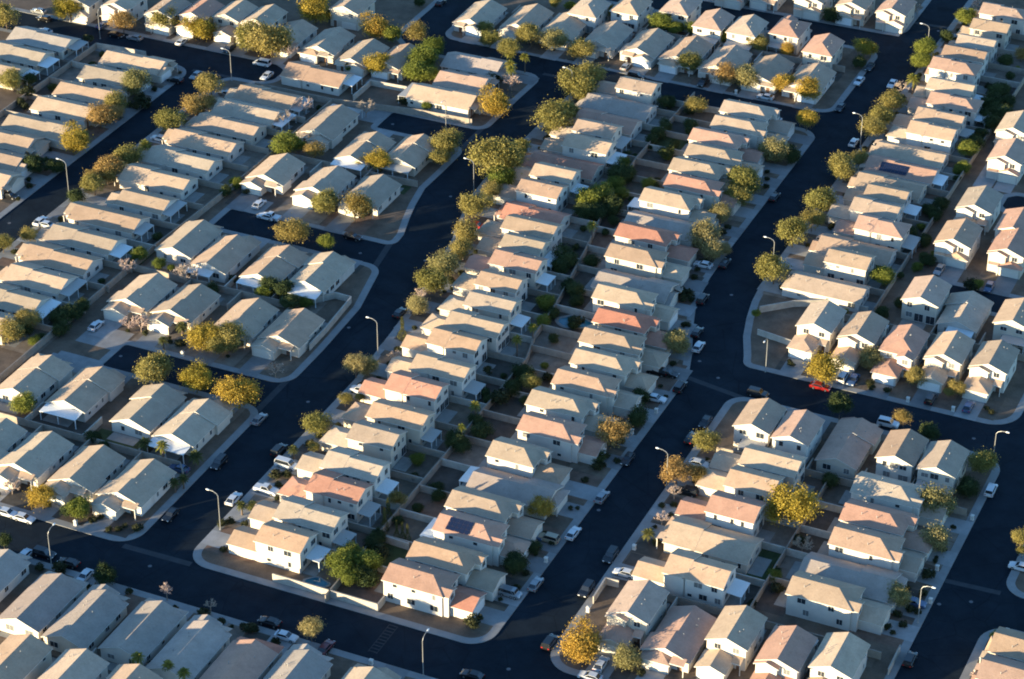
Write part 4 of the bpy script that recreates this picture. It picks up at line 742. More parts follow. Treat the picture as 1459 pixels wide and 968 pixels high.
CARS = [
('sedan', 'white', 'v', 550.86, -401.63),
('sedan', 'silver', 'v', 561.77, -410.85),
('sedan', 'black', 'v', 558.33, -406.59),
('van', 'black', 'v', 563.27, -397.4),
('sedan', 'blue', 'u', 561.23, -388.31),
('sedan', 'silver', 'v', 557.95, -375.36),
('sedan', 'white', 'u', 561.21, -361.54),
('suv', 'black', 'u', 562.47, -346.67),
('sedan', 'black', 'v', 557.33, -381.34),
('van', 'white', 'v', 558.49, -333.63),
('sedan', 'silver', 'u', 543.89, -346.56),
('sedan', 'black', 'v', 538.88, -350.29),
('sedan', 'silver', 'v', 537.41, -333.07),
('sedan', 'white', 'v', 506.54, -335.76),
('sedan', 'white', 'u', 551.94, -328.39),
('sedan', 'black', 'u', 616.99, -305.72),
('sedan', 'silver', 'u', 599.14, -239.0),
('suv', 'black', 'v', 595.09, -234.19),
('sedan', 'black', 'u', 598.53, -215.74),
('sedan', 'white', 'v', 597.53, -196.75),
('sedan', 'white', 'u', 617.88, -176.36),
('sedan', 'white', 'u', 620.0, -167.45),
('sedan', 'black', 'u', 627.81, -176.41),
('sedan', 'black', 'u', 600.05, -175.98),
('sedan', 'white', 'u', 581.82, -166.16),
('sedan', 'white', 'v', 585.76, -190.26),
('sedan', 'black', 'v', 463.1, -354.01),
('sedan', 'white', 'u', 455.15, -339.25),
('sedan', 'white', 'u', 418.12, -299.1),
('sedan', 'white', 'u', 485.85, -293.48),
('sedan', 'white', 'v', 480.98, -288.71),
('sedan', 'white', 'v', 454.14, -336.33),
('pickup', 'white', 'v', 481.45, -287.69),
('sedan', 'black', 'v', 480.92, -264.01),
('sedan', 'black', 'u', 453.2, -236.86),
('sedan', 'red', 'v', 498.84, -239.19),
('sedan', 'white', 'v', 504.24, -179.42),
('suv', 'black', 'u', 489.09, -173.73),
('sedan', 'black', 'u', 474.4, -169.53),
('sedan', 'white', 'u', 468.54, -166.94),
('sedan', 'black', 'u', 507.31, -174.92),
('sedan', 'black', 'u', 544.43, -175.21),
('sedan', 'silver', 'u', 525.81, -126.16),
('sedan', 'blue', 'u', 522.97, -112.89),
('sedan', 'silver', 'u', 399.64, -244.75),
('suv', 'black', 'u', 381.08, -244.19),
('sedan', 'blue', 'v', 375.52, -250.87),
('sedan', 'white', 'v', 346.67, -275.29),
('sedan', 'white', 'v', 346.54, -271.06),
('sedan', 'white', 'u', 370.83, -234.63),
('sedan', 'black', 'u', 360.23, -243.74),
('suv', 'white', 'v', 419.15, -229.78),
('suv', 'black', 'u', 390.78, -234.78),
('van', 'white', 'v', 386.41, -230.49),
('pickup', 'white', 'v', 376.47, -229.93),
('suv', 'black', 'v', 454.3, -171.6),
('sedan', 'black', 'v', 454.78, -169.02),
('suv', 'black', 'u', 450.75, -164.54),
('sedan', 'white', 'v', 443.92, -167.68),
('sedan', 'black', 'u', 419.21, -164.38),
('sedan', 'silver', 'u', 403.92, -164.04),
('sedan', 'white', 'v', 423.87, -149.57),
('suv', 'black', 'v', 413.12, -148.23),
('sedan', 'black', 'u', 439.84, -154.27),
('suv', 'black', 'v', 455.49, -147.62),
('sedan', 'black', 'u', 432.59, -154.91),
('sedan', 'red', 'v', 464.18, -135.76),
('suv', 'white', 'u', 469.86, -132.27),
('sedan', 'blue', 'u', 469.67, -129.83),
('suv', 'white', 'v', 456.12, -117.26),
('suv', 'black', 'u', 469.46, -111.53),
('sedan', 'blue', 'u', 469.84, -102.94),
('suv', 'white', 'u', 440.69, -89.71),
('suv', 'black', 'v', 337.82, -260.27),
('sedan', 'black', 'v', 337.31, -254.0),
('sedan', 'white', 'u', 335.08, -263.48),
('sedan', 'white', 'u', 334.49, -248.46),
('sedan', 'black', 'v', 337.42, -207.21),
('sedan', 'maroon', 'u', 334.86, -193.27),
('sedan', 'white', 'v', 334.63, -201.93),
('suv', 'silver', 'v', 365.54, -168.69),
('sedan', 'black', 'v', 339.25, -163.76),
('sedan', 'white', 'u', 389.47, -164.39),
('suv', 'tan', 'v', 385.51, -168.29),
('sedan', 'blue', 'v', 385.18, -171.69),
('suv', 'black', 'u', 385.49, -154.34),
('sedan', 'white', 'v', 381.2, -149.48),
('suv', 'black', 'u', 372.99, -154.36),
('sedan', 'silver', 'u', 370.43, -164.43),
('suv', 'silver', 'v', 365.48, -167.81),
('suv', 'black', 'u', 354.67, -154.22),
('sedan', 'white', 'u', 352.43, -142.48),
('sedan', 'white', 'v', 348.16, -142.95),
('suv', 'black', 'u', 378.81, -88.71),
('sedan', 'white', 'v', 416.69, -77.0),
('sedan', 'blue', 'v', 396.33, -93.08),
]
LAMPS = [
(554.3, -384.8, '+u'),
(546.0, -336.3, '-v'),
(471.6, -341.6, '-v'),
(544.0, -268.7, '-u'),
(515.1, -246.7, '-v'),
(435.2, -233.4, '-v'),
(574.5, -245.0, '-v'),
(643.1, -164.3, '-v'),
(581.4, -164.2, '-v'),
(508.6, -163.0, '-v'),
(465.7, -149.4, '-u'),
(360.7, -232.0, '-v'),
(334.8, -256.5, '+u'),
(413.5, -153.1, '-v'),
(335.7, -172.5, '+u'),
(450.2, -92.0, '+v'),
(391.1, -90.8, '+v'),
]
MAIL = [
(383.2, -204.4),
(367.2, -151.5),
(390.2, -151.0),
(378.7, -165.8),
(334.6, -183.2),
(349.5, -260.3),
(467.1, -116.1),
(467.6, -105.8),
(429.3, -90.6),
(409.4, -92.3),
(398.3, -90.4),
(429.4, -167.6),
(439.3, -165.8),
(415.9, -274.2),
(597.1, -205.2),
(395.1, -73.9),
]
HOLES = [
(452.0, -346.6),
(511.0, -251.4),
(478.8, -242.8),
(443.1, -245.2),
(411.1, -238.7),
(400.0, -163.1),
(458.8, -158.4),
(463.7, -164.8),
(343.9, -238.8),
(494.7, -168.5),
(344.5, -158.5),
(402.2, -83.1),
(398.8, -88.7),
(459.1, -98.6),
(410.0, -287.3),
(404.4, -284.6),
(475.4, -259.0),
(541.2, -283.4),
(660.4, -166.0),
]
POOLS = [
(467.3, -197.6, 2.6, 3.6, 'blue kidney-shaped pool with pale rim behind middle street houses'),
(353.0, -205.1, 1.5, 2.2, 'small dark blue pool under the big bright green tree'),
]
PADS = [
(-300.5, -289.4, 411.2, 419.5, 'by the bottom cul-de-sac end'),
(-301, -289.4, 399.5, 406.2, 'at the foot of the bottom cul-de-sac end'),
(-298, -291, 482.2, 489, 'by the middle cul-de-sac end'),
(-300, -287.3, 539.5, 547.5, 'at the top cul-de-sac end'),
]


# ------------------------------------------------------------------ materials
def new_mat(name, rough=0.85, spec=0.3):
    m = bpy.data.materials.new(name); m.use_nodes = True
    b = m.node_tree.nodes['Principled BSDF']
    b.inputs['Roughness'].default_value = rough
    b.inputs['Specular IOR Level'].default_value = spec
    return m, m.node_tree, b
def noise(nt, scale, detail=4, vec=None, rough=.6):
    n = nt.nodes.new('ShaderNodeTexNoise'); n.inputs['Scale'].default_value = scale
    n.inputs['Detail'].default_value = detail; n.inputs['Roughness'].default_value = rough
    if vec is not None: nt.links.new(vec, n.inputs['Vector'])
    return n
def ramp(nt, fac, stops):
    r = nt.nodes.new('ShaderNodeValToRGB'); nt.links.new(fac, r.inputs[0])
    el = r.color_ramp.elements
    while len(el) < len(stops): el.new(.5)
    for e, (p, c) in zip(el, stops): e.position = p; e.color = (*c, 1)
    return r
def mix(nt, a, b, fac, mode='MIX'):
    m = nt.nodes.new('ShaderNodeMix'); m.data_type = 'RGBA'; m.blend_type = mode
    for sock, val in ((m.inputs[0], fac), (m.inputs[6], a), (m.inputs[7], b)):
        if isinstance(val, (int, float)): sock.default_value = val
        elif isinstance(val, tuple): sock.default_value = (*val, 1)
        else: nt.links.new(val, sock)
    return m.outputs[2]
def pos(nt): return nt.nodes.new('ShaderNodeNewGeometry').outputs['Position']
def obj_random(nt): return nt.nodes.new('ShaderNodeObjectInfo').outputs['Random']
def bump(nt, b, height, strength, dist=.05):
    n = nt.nodes.new('ShaderNodeBump'); n.inputs['Strength'].default_value = strength; n.inputs['Distance'].default_value = dist
    nt.links.new(height, n.inputs['Height']); nt.links.new(n.outputs[0], b.inputs['Normal'])
def mul(c, k): return tuple(min(1, x*k) for x in c)

def mat_mottled(name, col, var=.18, scale=.6, fine=6., rough=.9, bmp=0., spec=.25):
    m, nt, b = new_mat(name, rough, spec); p = pos(nt)
    n1 = noise(nt, scale, 5, p); n2 = noise(nt, fine, 3, p)
    r1 = ramp(nt, n1.outputs[0], [(.3, mul(col, 1-var)), (.7, mul(col, 1+var))])
    r2 = ramp(nt, n2.outputs[0], [(.3, (1-var*.6,)*3), (.7, (1.0,)*3)])
    nt.links.new(mix(nt, r1.outputs[0], r2.outputs[0], 1., 'MULTIPLY'), b.inputs['Base Color'])
    if bmp: bump(nt, b, n2.outputs[0], bmp)
    return m
def mat_roof(name, col, dark=.86):
    m, nt, b = new_mat(name, .9, .2); p = pos(nt)
    n1 = noise(nt, .35, 5, p); n2 = noise(nt, 3.2, 4, p)
    base = ramp(nt, n1.outputs[0], [(.25, mul(col, .84)), (.75, mul(col, 1.12))])
    # single tiles differ: cells about the size of a tile
    v = nt.nodes.new('ShaderNodeTexVoronoi'); v.inputs['Scale'].default_value = 2.4; nt.links.new(p, v.inputs['Vector'])
    sep = nt.nodes.new('ShaderNodeSeparateColor'); nt.links.new(v.outputs['Color'], sep.inputs[0])
    cell = ramp(nt, sep.outputs[0], [(0, (dark, dark*.97, dark*.93)), (.55, (1, 1, 1)), (1, (1.0, .98, .95))])
    c = mix(nt, base.outputs[0], cell.outputs[0], .5, 'MULTIPLY')
    st = ramp(nt, n2.outputs[0], [(.36, (.84, .82, .80)), (.6, (1, 1, 1))])
    c = mix(nt, c, st.outputs[0], .5, 'MULTIPLY')
    hv = nt.nodes.new('ShaderNodeHueSaturation'); nt.links.new(c, hv.inputs['Color'])
    mr = nt.nodes.new('ShaderNodeMapRange'); nt.links.new(obj_random(nt), mr.inputs[0])
    mr.inputs[3].default_value = .82; mr.inputs[4].default_value = 1.1; nt.links.new(mr.outputs[0], hv.inputs['Value'])
    wn = nt.nodes.new('ShaderNodeTexWhiteNoise'); wn.noise_dimensions = '1D'; nt.links.new(obj_random(nt), wn.inputs['W'])
    mh = nt.nodes.new('ShaderNodeMapRange'); nt.links.new(wn.outputs['Value'], mh.inputs[0]); mh.inputs[3].default_value = .487; mh.inputs[4].default_value = .504
    nt.links.new(mh.outputs[0], hv.inputs['Hue'])
    ms = nt.nodes.new('ShaderNodeMapRange'); nt.links.new(wn.outputs['Value'], ms.inputs[0]); ms.inputs[3].default_value = 1.12; ms.inputs[4].default_value = .88
    nt.links.new(ms.outputs[0], hv.inputs['Saturation'])
    nt.links.new(hv.outputs[0], b.inputs['Base Color'])
    # courses of tile: level bands up the slope
    sx = nt.nodes.new('ShaderNodeSeparateXYZ'); nt.links.new(p, sx.inputs[0])
    w = nt.nodes.new('ShaderNodeMath'); w.operation = 'MULTIPLY'; nt.links.new(sx.outputs[2], w.inputs[0]); w.inputs[1].default_value = 8.
    f = nt.nodes.new('ShaderNodeMath'); f.operation = 'FRACT'; nt.links.new(w.outputs[0], f.inputs[0])
    ad = nt.nodes.new('ShaderNodeMath'); nt.links.new(f.outputs[0], ad.inputs[0]); nt.links.new(sep.outputs[1], ad.inputs[1])
    bump(nt, b, ad.outputs[0], .4, .035)
    return m
def mat_wall(name, col):
    m, nt, b = new_mat(name, .92, .2); p = pos(nt)
    n1 = noise(nt, .5, 5, p); n2 = noise(nt, 9., 3, p)
    r1 = ramp(nt, n1.outputs[0], [(.3, mul(col, .9)), (.7, mul(col, 1.04))])
    nt.links.new(r1.outputs[0], b.inputs['Base Color']); bump(nt, b, n2.outputs[0], .25, .02)
    return m
def mat_block_wall(name, col):
    m, nt, b = new_mat(name, .95, .2); p = pos(nt)
    n1 = noise(nt, .8, 5, p)
    sx = nt.nodes.new('ShaderNodeSeparateXYZ'); nt.links.new(p, sx.inputs[0])
    w = nt.nodes.new('ShaderNodeMath'); w.operation = 'MULTIPLY'; nt.links.new(sx.outputs[2], w.inputs[0]); w.inputs[1].default_value = 5.
    f = nt.nodes.new('ShaderNodeMath'); f.operation = 'FRACT'; nt.links.new(w.outputs[0], f.inputs[0])
    j = ramp(nt, f.outputs[0], [(.0, (.75, .74, .72)), (.12, (1, 1, 1))])
    r1 = ramp(nt, n1.outputs[0], [(.3, mul(col, .8)), (.7, mul(col, 1.1))])
    nt.links.new(mix(nt, r1.outputs[0], j.outputs[0], .8, 'MULTIPLY'), b.inputs['Base Color'])
    return m
def mat_leaf(name, c0, c1, trans=.38):
    m, nt, b = new_mat(name, .7, .15)
    at = nt.nodes.new('ShaderNodeAttribute'); at.attribute_name = 'leaf_tint'
    r1 = ramp(nt, at.outputs['Fac'], [(0, c0), (1, c1)])
    hv = nt.nodes.new('ShaderNodeHueSaturation'); nt.links.new(r1.outputs[0], hv.inputs['Color'])
    mr = nt.nodes.new('ShaderNodeMapRange'); nt.links.new(obj_random(nt), mr.inputs[0])
    mr.inputs[3].default_value = .9; mr.inputs[4].default_value = 1.3; nt.links.new(mr.outputs[0], hv.inputs['Value'])
    mh = nt.nodes.new('ShaderNodeMapRange'); nt.links.new(obj_random(nt), mh.inputs[0])
    mh.inputs[3].default_value = .515; mh.inputs[4].default_value = .485; nt.links.new(mh.outputs[0], hv.inputs['Hue'])
    nt.links.new(hv.outputs[0], b.inputs['Base Color'])
    t = nt.nodes.new('ShaderNodeBsdfTranslucent'); nt.links.new(hv.outputs[0], t.inputs['Color'])
    ms = nt.nodes.new('ShaderNodeMixShader'); ms.inputs[0].default_value = trans
    out = nt.nodes['Material Output']
    nt.links.new(b.outputs[0], ms.inputs[1]); nt.links.new(t.outputs[0], ms.inputs[2]); nt.links.new(ms.outputs[0], out.inputs[0])
    return m
def mat_plain(name, col, rough=.6, metal=0., spec=.4, coat=0.):
    m, nt, b = new_mat(name, rough, spec); b.inputs['Metallic'].default_value = metal; b.inputs['Coat Weight'].default_value = coat
    n = noise(nt, 2.5, 3, pos(nt))
    r1 = ramp(nt, n.outputs[0], [(.3, mul(col, .93)), (.7, mul(col, 1.05))])
    nt.links.new(r1.outputs[0], b.inputs['Base Color'])
    return m

M = {}
M['road'] = mat_mottled('asphalt', (.0115, .0185, .0265), .2, .12, 3., .9, .1, .08)
_m = M['road']; _nt = _m.node_tree; _b = _nt.nodes['Principled BSDF']; _c = _b.inputs['Base Color'].links[0].from_socket; _p = pos(_nt)
_v = _nt.nodes.new('ShaderNodeTexVoronoi'); _v.inputs['Scale'].default_value = .07; _nt.links.new(_p, _v.inputs['Vector'])
_s = _nt.nodes.new('ShaderNodeSeparateColor'); _nt.links.new(_v.outputs['Color'], _s.inputs[0])
_r = ramp(_nt, _s.outputs[0], [(0, (.85, .86, .88)), (.7, (1, 1, 1)), (1, (1.0, 1.0, 1.0))])
_e = _nt.nodes.new('ShaderNodeTexVoronoi'); _e.feature = 'DISTANCE_TO_EDGE'; _e.inputs['Scale'].default_value = .11
_n = noise(_nt, .5, 3, _p); _nt.links.new(mix(_nt, _p, _n.outputs['Color'], .12), _e.inputs['Vector'])
_l = ramp(_nt, _e.outputs['Distance'], [(.0, (.55, .55, .55)), (.012, (1, 1, 1))])
_d = ramp(_nt, noise(_nt, .23, 6, _p, .7).outputs[0], [(.35, (.8, .82, .85)), (.7, (1.35, 1.3, 1.22))])
_k = mix(_nt, mix(_nt, mix(_nt, _c, _r.outputs[0], 1., 'MULTIPLY'), _l.outputs[0], .7, 'MULTIPLY'), _d.outputs[0], 1., 'MULTIPLY')
_nt.links.new(_k, _b.inputs['Base Color'])
M['walk'] = mat_mottled('sidewalk_concrete', (.225, .222, .215), .12, .4, 5.)
M['drive'] = [mat_mottled('driveway_concrete', c, .16, .35, 4.) for c in ((.23, .226, .22), (.28, .275, .268), (.18, .176, .172))]
M['dirt'] = mat_mottled('desert_dirt', (.135, .098, .07), .3, .25, 4., .95, .3)
M['yard'] = [mat_mottled('yard_gravel', c, .28, .5, 7., .95, .4) for c in
             ((.15, .112, .08), (.12, .09, .066), (.155, .10, .072), (.085, .066, .053), (.20, .16, .125), (.075, .064, .052))]
M['grass'] = mat_mottled('clipped_grass', (.045, .06, .022), .3, .6, 8., .95, .4)
M['patio'] = mat_mottled('patio_concrete', (.25, .24, .22), .15, .6, 5.)
M['gutter'] = mat_mottled('gutter_concrete', (.036, .041, .047), .2, .5, 5.)
M['iron'] = mat_mottled('cast_iron', (.13, .13, .135), .2, 2., 9., .8)
M['faint'] = mat_mottled('ladder_grey', (.04, .042, .044), .3, 2., 6., .9)
ROOF = {'t': [mat_roof('roof_tile', c) for c in ((.42, .312, .215), (.445, .335, .235), (.40, .295, .21), (.43, .335, .25))],
        'g': [mat_roof('grey_roof_tile', c) for c in ((.34, .285, .24), (.36, .30, .255))],
        'k': [mat_roof('taupe_roof_tile', c) for c in ((.42, .32, .228), (.40, .312, .23), (.43, .33, .235))],
        'o': [mat_roof('tan_red_roof_tile', c) for c in ((.42, .275, .20), (.43, .295, .22))],
        'r': [mat_roof('terracotta_roof_tile', c) for c in ((.43, .228, .155), (.44, .245, .17))]}
WALL = [mat_wall('stucco', c) for c in ((.56, .50, .42), (.61, .57, .51), (.50, .44, .36), (.58, .52, .45), (.53, .48, .43))]
M['trim'] = mat_plain('painted_trim', (.56, .53, .48), .6)
M['white'] = mat_plain('white_metal', (.62, .63, .62), .5)
M['greymetal'] = mat_plain('grey_patio_metal', (.34, .33, .31), .6)
M['garage'] = mat_plain('garage_door_paint', (.62, .57, .49), .6)
M['garage2'] = mat_plain('white_garage_door_paint', (.72, .71, .68), .6)
M['door'] = mat_plain('door_paint', (.16, .09, .06), .5)
M['glass'] = mat_plain('window_glass', (.028, .034, .042), .12, 0, .6)
M['blind'] = mat_plain('window_blind', (.17, .17, .165), .2, 0, .6)
M['vent'] = mat_plain('vent_metal', (.35, .33, .31), .6, .3)
M['block'] = mat_block_wall('block_wall', (.30, .255, .21))
M['block2'] = mat_block_wall('pale_block_wall', (.40, .36, .31))
M['solar'] = mat_plain('solar_cells', (.008, .014, .04), .3, 0, .6)
M['bark'] = mat_plain('bark', (.13, .095, .07), .95)
M['palebark'] = mat_plain('pale_bark', (.30, .225, .17), .95)
M['pole'] = mat_plain('galvanised_steel', (.33, .33, .32), .5, .5)
M['lens'] = mat_plain('lamp_lens', (.75, .75, .72), .3)
M['tyre'] = mat_plain('rubber', (.02, .02, .02), .9)
M['rim'] = mat_plain('alloy', (.45, .45, .46), .35, .8)
M['carglass'] = mat_plain('car_glass', (.015, .018, .022), .06, 0, .7)
M['lamp_clear'] = mat_plain('headlight_glass', (.7, .7, .68), .15)
M['lamp_red'] = mat_plain('tail_light_red', (.35, .02, .02), .2)
M['water'] = mat_plain('pool_water', (.015, .12, .17), .08, 0, .6)
M['post'] = mat_plain('mailbox_stucco', (.55, .52, .47), .9)
M['cap'] = mat_plain('mailbox_metal', (.42, .41, .39), .5)
CARC = {'white': (.52, .53, .54), 'silver': (.25, .26, .27), 'black': (.006, .0065, .008), 'blue': (.045, .08, .16), 'red': (.27, .015, .014), 'maroon': (.13, .02, .022), 'tan': (.30, .24, .16)}
CARM = {k: mat_plain('car_paint_'+k, c, .3, .3 if k == 'silver' else 0., .5, .6) for k, c in CARC.items()}
LEAF = {'o': mat_leaf('olive_leaves', (0.125, 0.115, 0.033), (0.3, 0.25, 0.075)), 'y': mat_leaf('golden_leaves', (0.18, 0.13, 0.02), (0.45, 0.315, 0.055)),
        'n': mat_leaf('bronze_leaves', (0.165, 0.112, 0.034), (0.36, 0.255, 0.085)), 'g': mat_leaf('green_leaves', (0.075, 0.095, 0.018), (0.2, 0.215, 0.04)),
        'd': mat_leaf('dark_green_leaves', (.022, .035, .013), (.06, .075, .024), .15), 'w': mat_leaf('grey_green_leaves', (0.15, 0.135, 0.055), (0.33, 0.28, 0.115)),
        's': mat_leaf('dark_shrub_leaves', (.022, .028, .013), (.055, .055, .022), .15), 'p': mat_leaf('palm_leaves', (.09, .10, .02), (.22, .20, .04)),
        'P': mat_leaf('low_palm_leaves', (.045, .055, .02), (.12, .12, .035)), 'c': mat_leaf('cypress_leaves', (.05, .055, .02), (.11, .11, .035)),
        'b': mat_leaf('bare_twigs', (0.28, 0.21, 0.165), (0.52, 0.41, 0.33), .1)}

# ------------------------------------------------------------------ mesh builder
class MB:
    def __init__(s): s.v = []; s.f = []; s.m = []; s.t = []
    def face(s, pts, mi=0, tint=0.):
        n = len(s.v); s.v += [tuple(p) for p in pts]; s.f.append(tuple(range(n, n+len(pts)))); s.m.append(mi); s.t.append(tint)
    def box(s, x0, x1, y0, y1, z0, z1, mi=0):
        n = len(s.v)
        s.v += [(x, y, z) for z in (z0, z1) for y in (y0, y1) for x in (x0, x1)]
        for q in ((0, 2, 3, 1), (4, 5, 7, 6), (0, 1, 5, 4), (1, 3, 7, 5), (3, 2, 6, 7), (2, 0, 4, 6)):
            s.f.append(tuple(n+i for i in q)); s.m.append(mi); s.t.append(0.)
    def loft(s, rings, mi=0, caps=True, tint=0.):
        n = len(s.v); k = len(rings[0])
        for r in rings: s.v += [tuple(p) for p in r]
        for i in range(len(rings)-1):
            for j in range(k):
                a = n+i*k+j; b = n+i*k+(j+1) % k
                s.f.append((a, b, b+k, a+k)); s.m.append(mi); s.t.append(tint)
        if caps:
            s.f.append(tuple(n+j for j in reversed(range(k)))); s.m.append(mi); s.t.append(tint)
            s.f.append(tuple(n+(len(rings)-1)*k+j for j in range(k))); s.m.append(mi); s.t.append(tint)
    def tube(s, path, radii, sides=6, mi=0, tint=0.):
        rings = []
        for i, p in enumerate(path):
            p = Vector(p)
            d = (Vector(path[min(i+1, len(path)-1)]) - Vector(path[max(i-1, 0)])).normalized()
            a = d.cross(Vector((0, 0, 1)));
            if a.length < .05: a = Vector((1, 0, 0))
            a.normalize(); b = d.cross(a)
            rings.append([p + (a*math.cos(2*math.pi*j/sides) + b*math.sin(2*math.pi*j/sides))*radii[i] for j in range(sides)])
        s.loft(rings, mi, True, tint)
    def mesh(s, name, mats, tint=False, smooth=False):
        me = bpy.data.meshes.new(name); me.from_pydata(s.v, [], s.f)
        for m in (mats if isinstance(mats, (list, tuple)) else [mats]): me.materials.append(m)
        me.polygons.foreach_set('material_index', s.m)
        if smooth: me.polygons.foreach_set('use_smooth', [True]*len(s.f))
        if tint:
            a = me.attributes.new('leaf_tint', 'FLOAT', 'FACE'); a.data.foreach_set('value', s.t)
        me.update(); return me
def put(name, me, parent=None, loc=(0, 0, 0), rz=0., scale=None):
    o = bpy.data.objects.new(name, me); COL.objects.link(o); o.location = loc; o.rotation_euler = (0, 0, rz)
    if scale is not None: o.scale = scale if isinstance(scale, (tuple, list)) else (scale,)*3
    if parent is not None: o.parent = parent
    return o
def build(mb, name, mats, parent=None, **k): return put(name, mb.mesh(name, mats), parent, **k)
def tag(o, label, cat, group=None, kind=None):
    o['label'] = label; o['category'] = cat
    if group: o['group'] = group
    if kind: o['kind'] = kind
    return o
def P(v, u): return (v+OX, u+OY)

# ------------------------------------------------------------------ ground, blocks, streets
def fillet(poly):
    """poly of (v, u, r): rounded corners -> list of points"""
    out = []; n = len(poly)
    for i in range(n):
        p = Vector(poly[i][:2]); r = poly[i][2] if len(poly[i]) > 2 else 0
        a = Vector(poly[i-1][:2]); b = Vector(poly[(i+1) % n][:2])
        if r <= 0: out.append(p); continue
        da = (a-p).normalized(); db = (b-p).normalized(); ang = da.angle(db)
        if ang > math.radians(172): out.append(p); continue
        t = r/math.tan(ang/2); t = min(t, (a-p).length*.49, (b-p).length*.49); rr = t*math.tan(ang/2)
        c = p + (da+db).normalized()*(rr/math.sin(ang/2))
        s = p+da*t-c; e = p+db*t-c; a0 = math.atan2(s.y, s.x); a1 = math.atan2(e.y, e.x); d = (a1-a0+math.pi) % (2*math.pi)-math.pi
        for k in range(9): out.append(c+Vector((math.cos(a0+d*k/8), math.sin(a0+d*k/8)))*rr)
    return out
def ccw(pts):
    a = sum(pts[i-1].x*pts[i].y-pts[i].x*pts[i-1].y for i in range(len(pts)))
    return pts if a > 0 else pts[::-1]
def inset(pts, d):
    out = []; n = len(pts)
    for i in range(n):
        e0 = (pts[i]-pts[i-1]).normalized(); e1 = (pts[(i+1) % n]-pts[i]).normalized()
        n0 = Vector((-e0.y, e0.x)); n1 = Vector((-e1.y, e1.x)); b = n0+n1
        b = b/max(b.length_squared, .3)*2
        out.append(pts[i]+b*d)
    return out
def tri_fill(mb, loops, z, mi=0):
    from mathutils.geometry import tessellate_polygon
    flat = [Vector((p.x+OX, p.y+OY, z)) for l in loops for p in l]
    n = len(mb.v); mb.v += [tuple(p) for p in flat]
    for t in tessellate_polygon([[Vector((p.x+OX, p.y+OY, z)) for p in l] for l in loops]):
        a, b, c = (flat[i] for i in t)
        t = t if (b-a).cross(c-a).z > 0 else t[::-1]
        mb.f.append(tuple(n+i for i in t)); mb.m.append(mi); mb.t.append(0.)
BLOCK_PTS = []
for bi, (bname, poly) in enumerate(BLOCKS):
    pts = ccw(fillet(poly)); 
    clean = [pts[0]]
    for p in pts[1:]:
        if (p-clean[-1]).length > .05: clean.append(p)
    if (clean[0]-clean[-1]).length < .05: clean.pop()
    pts = clean; BLOCK_PTS.append(pts)
    mb = MB(); tri_fill(mb, [inset(pts, 1.7)], PZ-.01)
    tag(build(mb, 'ground', M['dirt']), 'bare tan dirt of the %s' % bname, 'ground', 'ground of the housing blocks', 'structure')
    mb = MB(); inn = inset(pts, 1.75); n = len(pts)
    for i in range(n):
        a, b = pts[i-1], pts[i]; c, d = inn[i-1], inn[i]
        q = lambda p, z: (p.x+OX, p.y+OY, z)
        mb.face([q(a, PZ), q(b, PZ), q(d, PZ), q(c, PZ)])
        mb.face([q(a, -.03), q(b, -.03), q(b, PZ), q(a, PZ)])
        mb.face([q(c, PZ), q(d, PZ), q(d, PZ-.05), q(c, PZ-.05)])
    tag(build(mb, 'sidewalk', M['walk']), 'pale concrete kerb and sidewalk round the %s' % bname, 'sidewalk', 'sidewalks', 'structure')
mb = MB(); mb.face([(-6000, -3000, -.03), (6000, -3000, -.03), (6000, 9000, -.03), (-6000, 9000, -.03)])
tag(build(mb, 'terrain', M['dirt']), 'flat tan desert ground reaching the horizon', 'terrain', None, 'structure')
mb = MB(); mb.face([(-330, -230, 0), (240, -230, 0), (240, 330, 0), (-330, 330, 0)])
tag(build(mb, 'road', M['road']), 'dark asphalt streets and cul-de-sacs between the blocks', 'road', None, 'structure')
for (a, b, w, what) in GUTTERS:
    a = Vector(P(*a)); b = Vector(P(*b)); d = (b-a).normalized(); nn = Vector((-d.y, d.x))*w/2
    mb = MB(); mb.face([(*(a+nn), .005), (*(a-nn), .005), (*(b-nn), .005), (*(b+nn), .005)])
    tag(build(mb, 'concrete_gutter', M['gutter']), 'grey concrete gutter strip across %s' % what, 'gutter', 'concrete gutter strips', 'structure')
mb = MB()  # ladder of thin pale rungs and two rails laid flat on the asphalt
for i in range(10):
    u = 338.2+i*.98; x, y = P(-185.6, u); mb.face([(x, y, .006), (x+1.7, y, .006), (x+1.7, y+.28, .006), (x, y+.28, .006)])
for dv in (-185.75, -183.9):
    x, y = P(dv, 338); mb.face([(x, y, .006), (x+.15, y, .006), (x+.15, y+9.3, .006), (x, y+9.3, .006)])
tag(build(mb, 'ladder_pattern', M['faint']), 'worn ladder pattern across the bottom cross street', 'road marking', None, 'structure')

for (v0, v1, u0, u1, what) in PADS:
    mb = MB(); mb.face([(v0+OX, u0+OY, PZ+.006), (v1+OX, u0+OY, PZ+.006), (v1+OX, u1+OY, PZ+.006), (v0+OX, u1+OY, PZ+.006)])
    tag(build(mb, 'driveway', M['drive'][0]), 'pale concrete parking pad '+what, 'driveway', 'concrete pads', 'structure')
def inside(v, u):
    for pts in BLOCK_PTS:
        c = False; n = len(pts)
        for i in range(n):
            a, b = pts[i-1], pts[i]
            if (a.y > u) != (b.y > u) and v < (b.x-a.x)*(u-a.y)/(b.y-a.y)+a.x: c = not c
        if c: return True
    return False

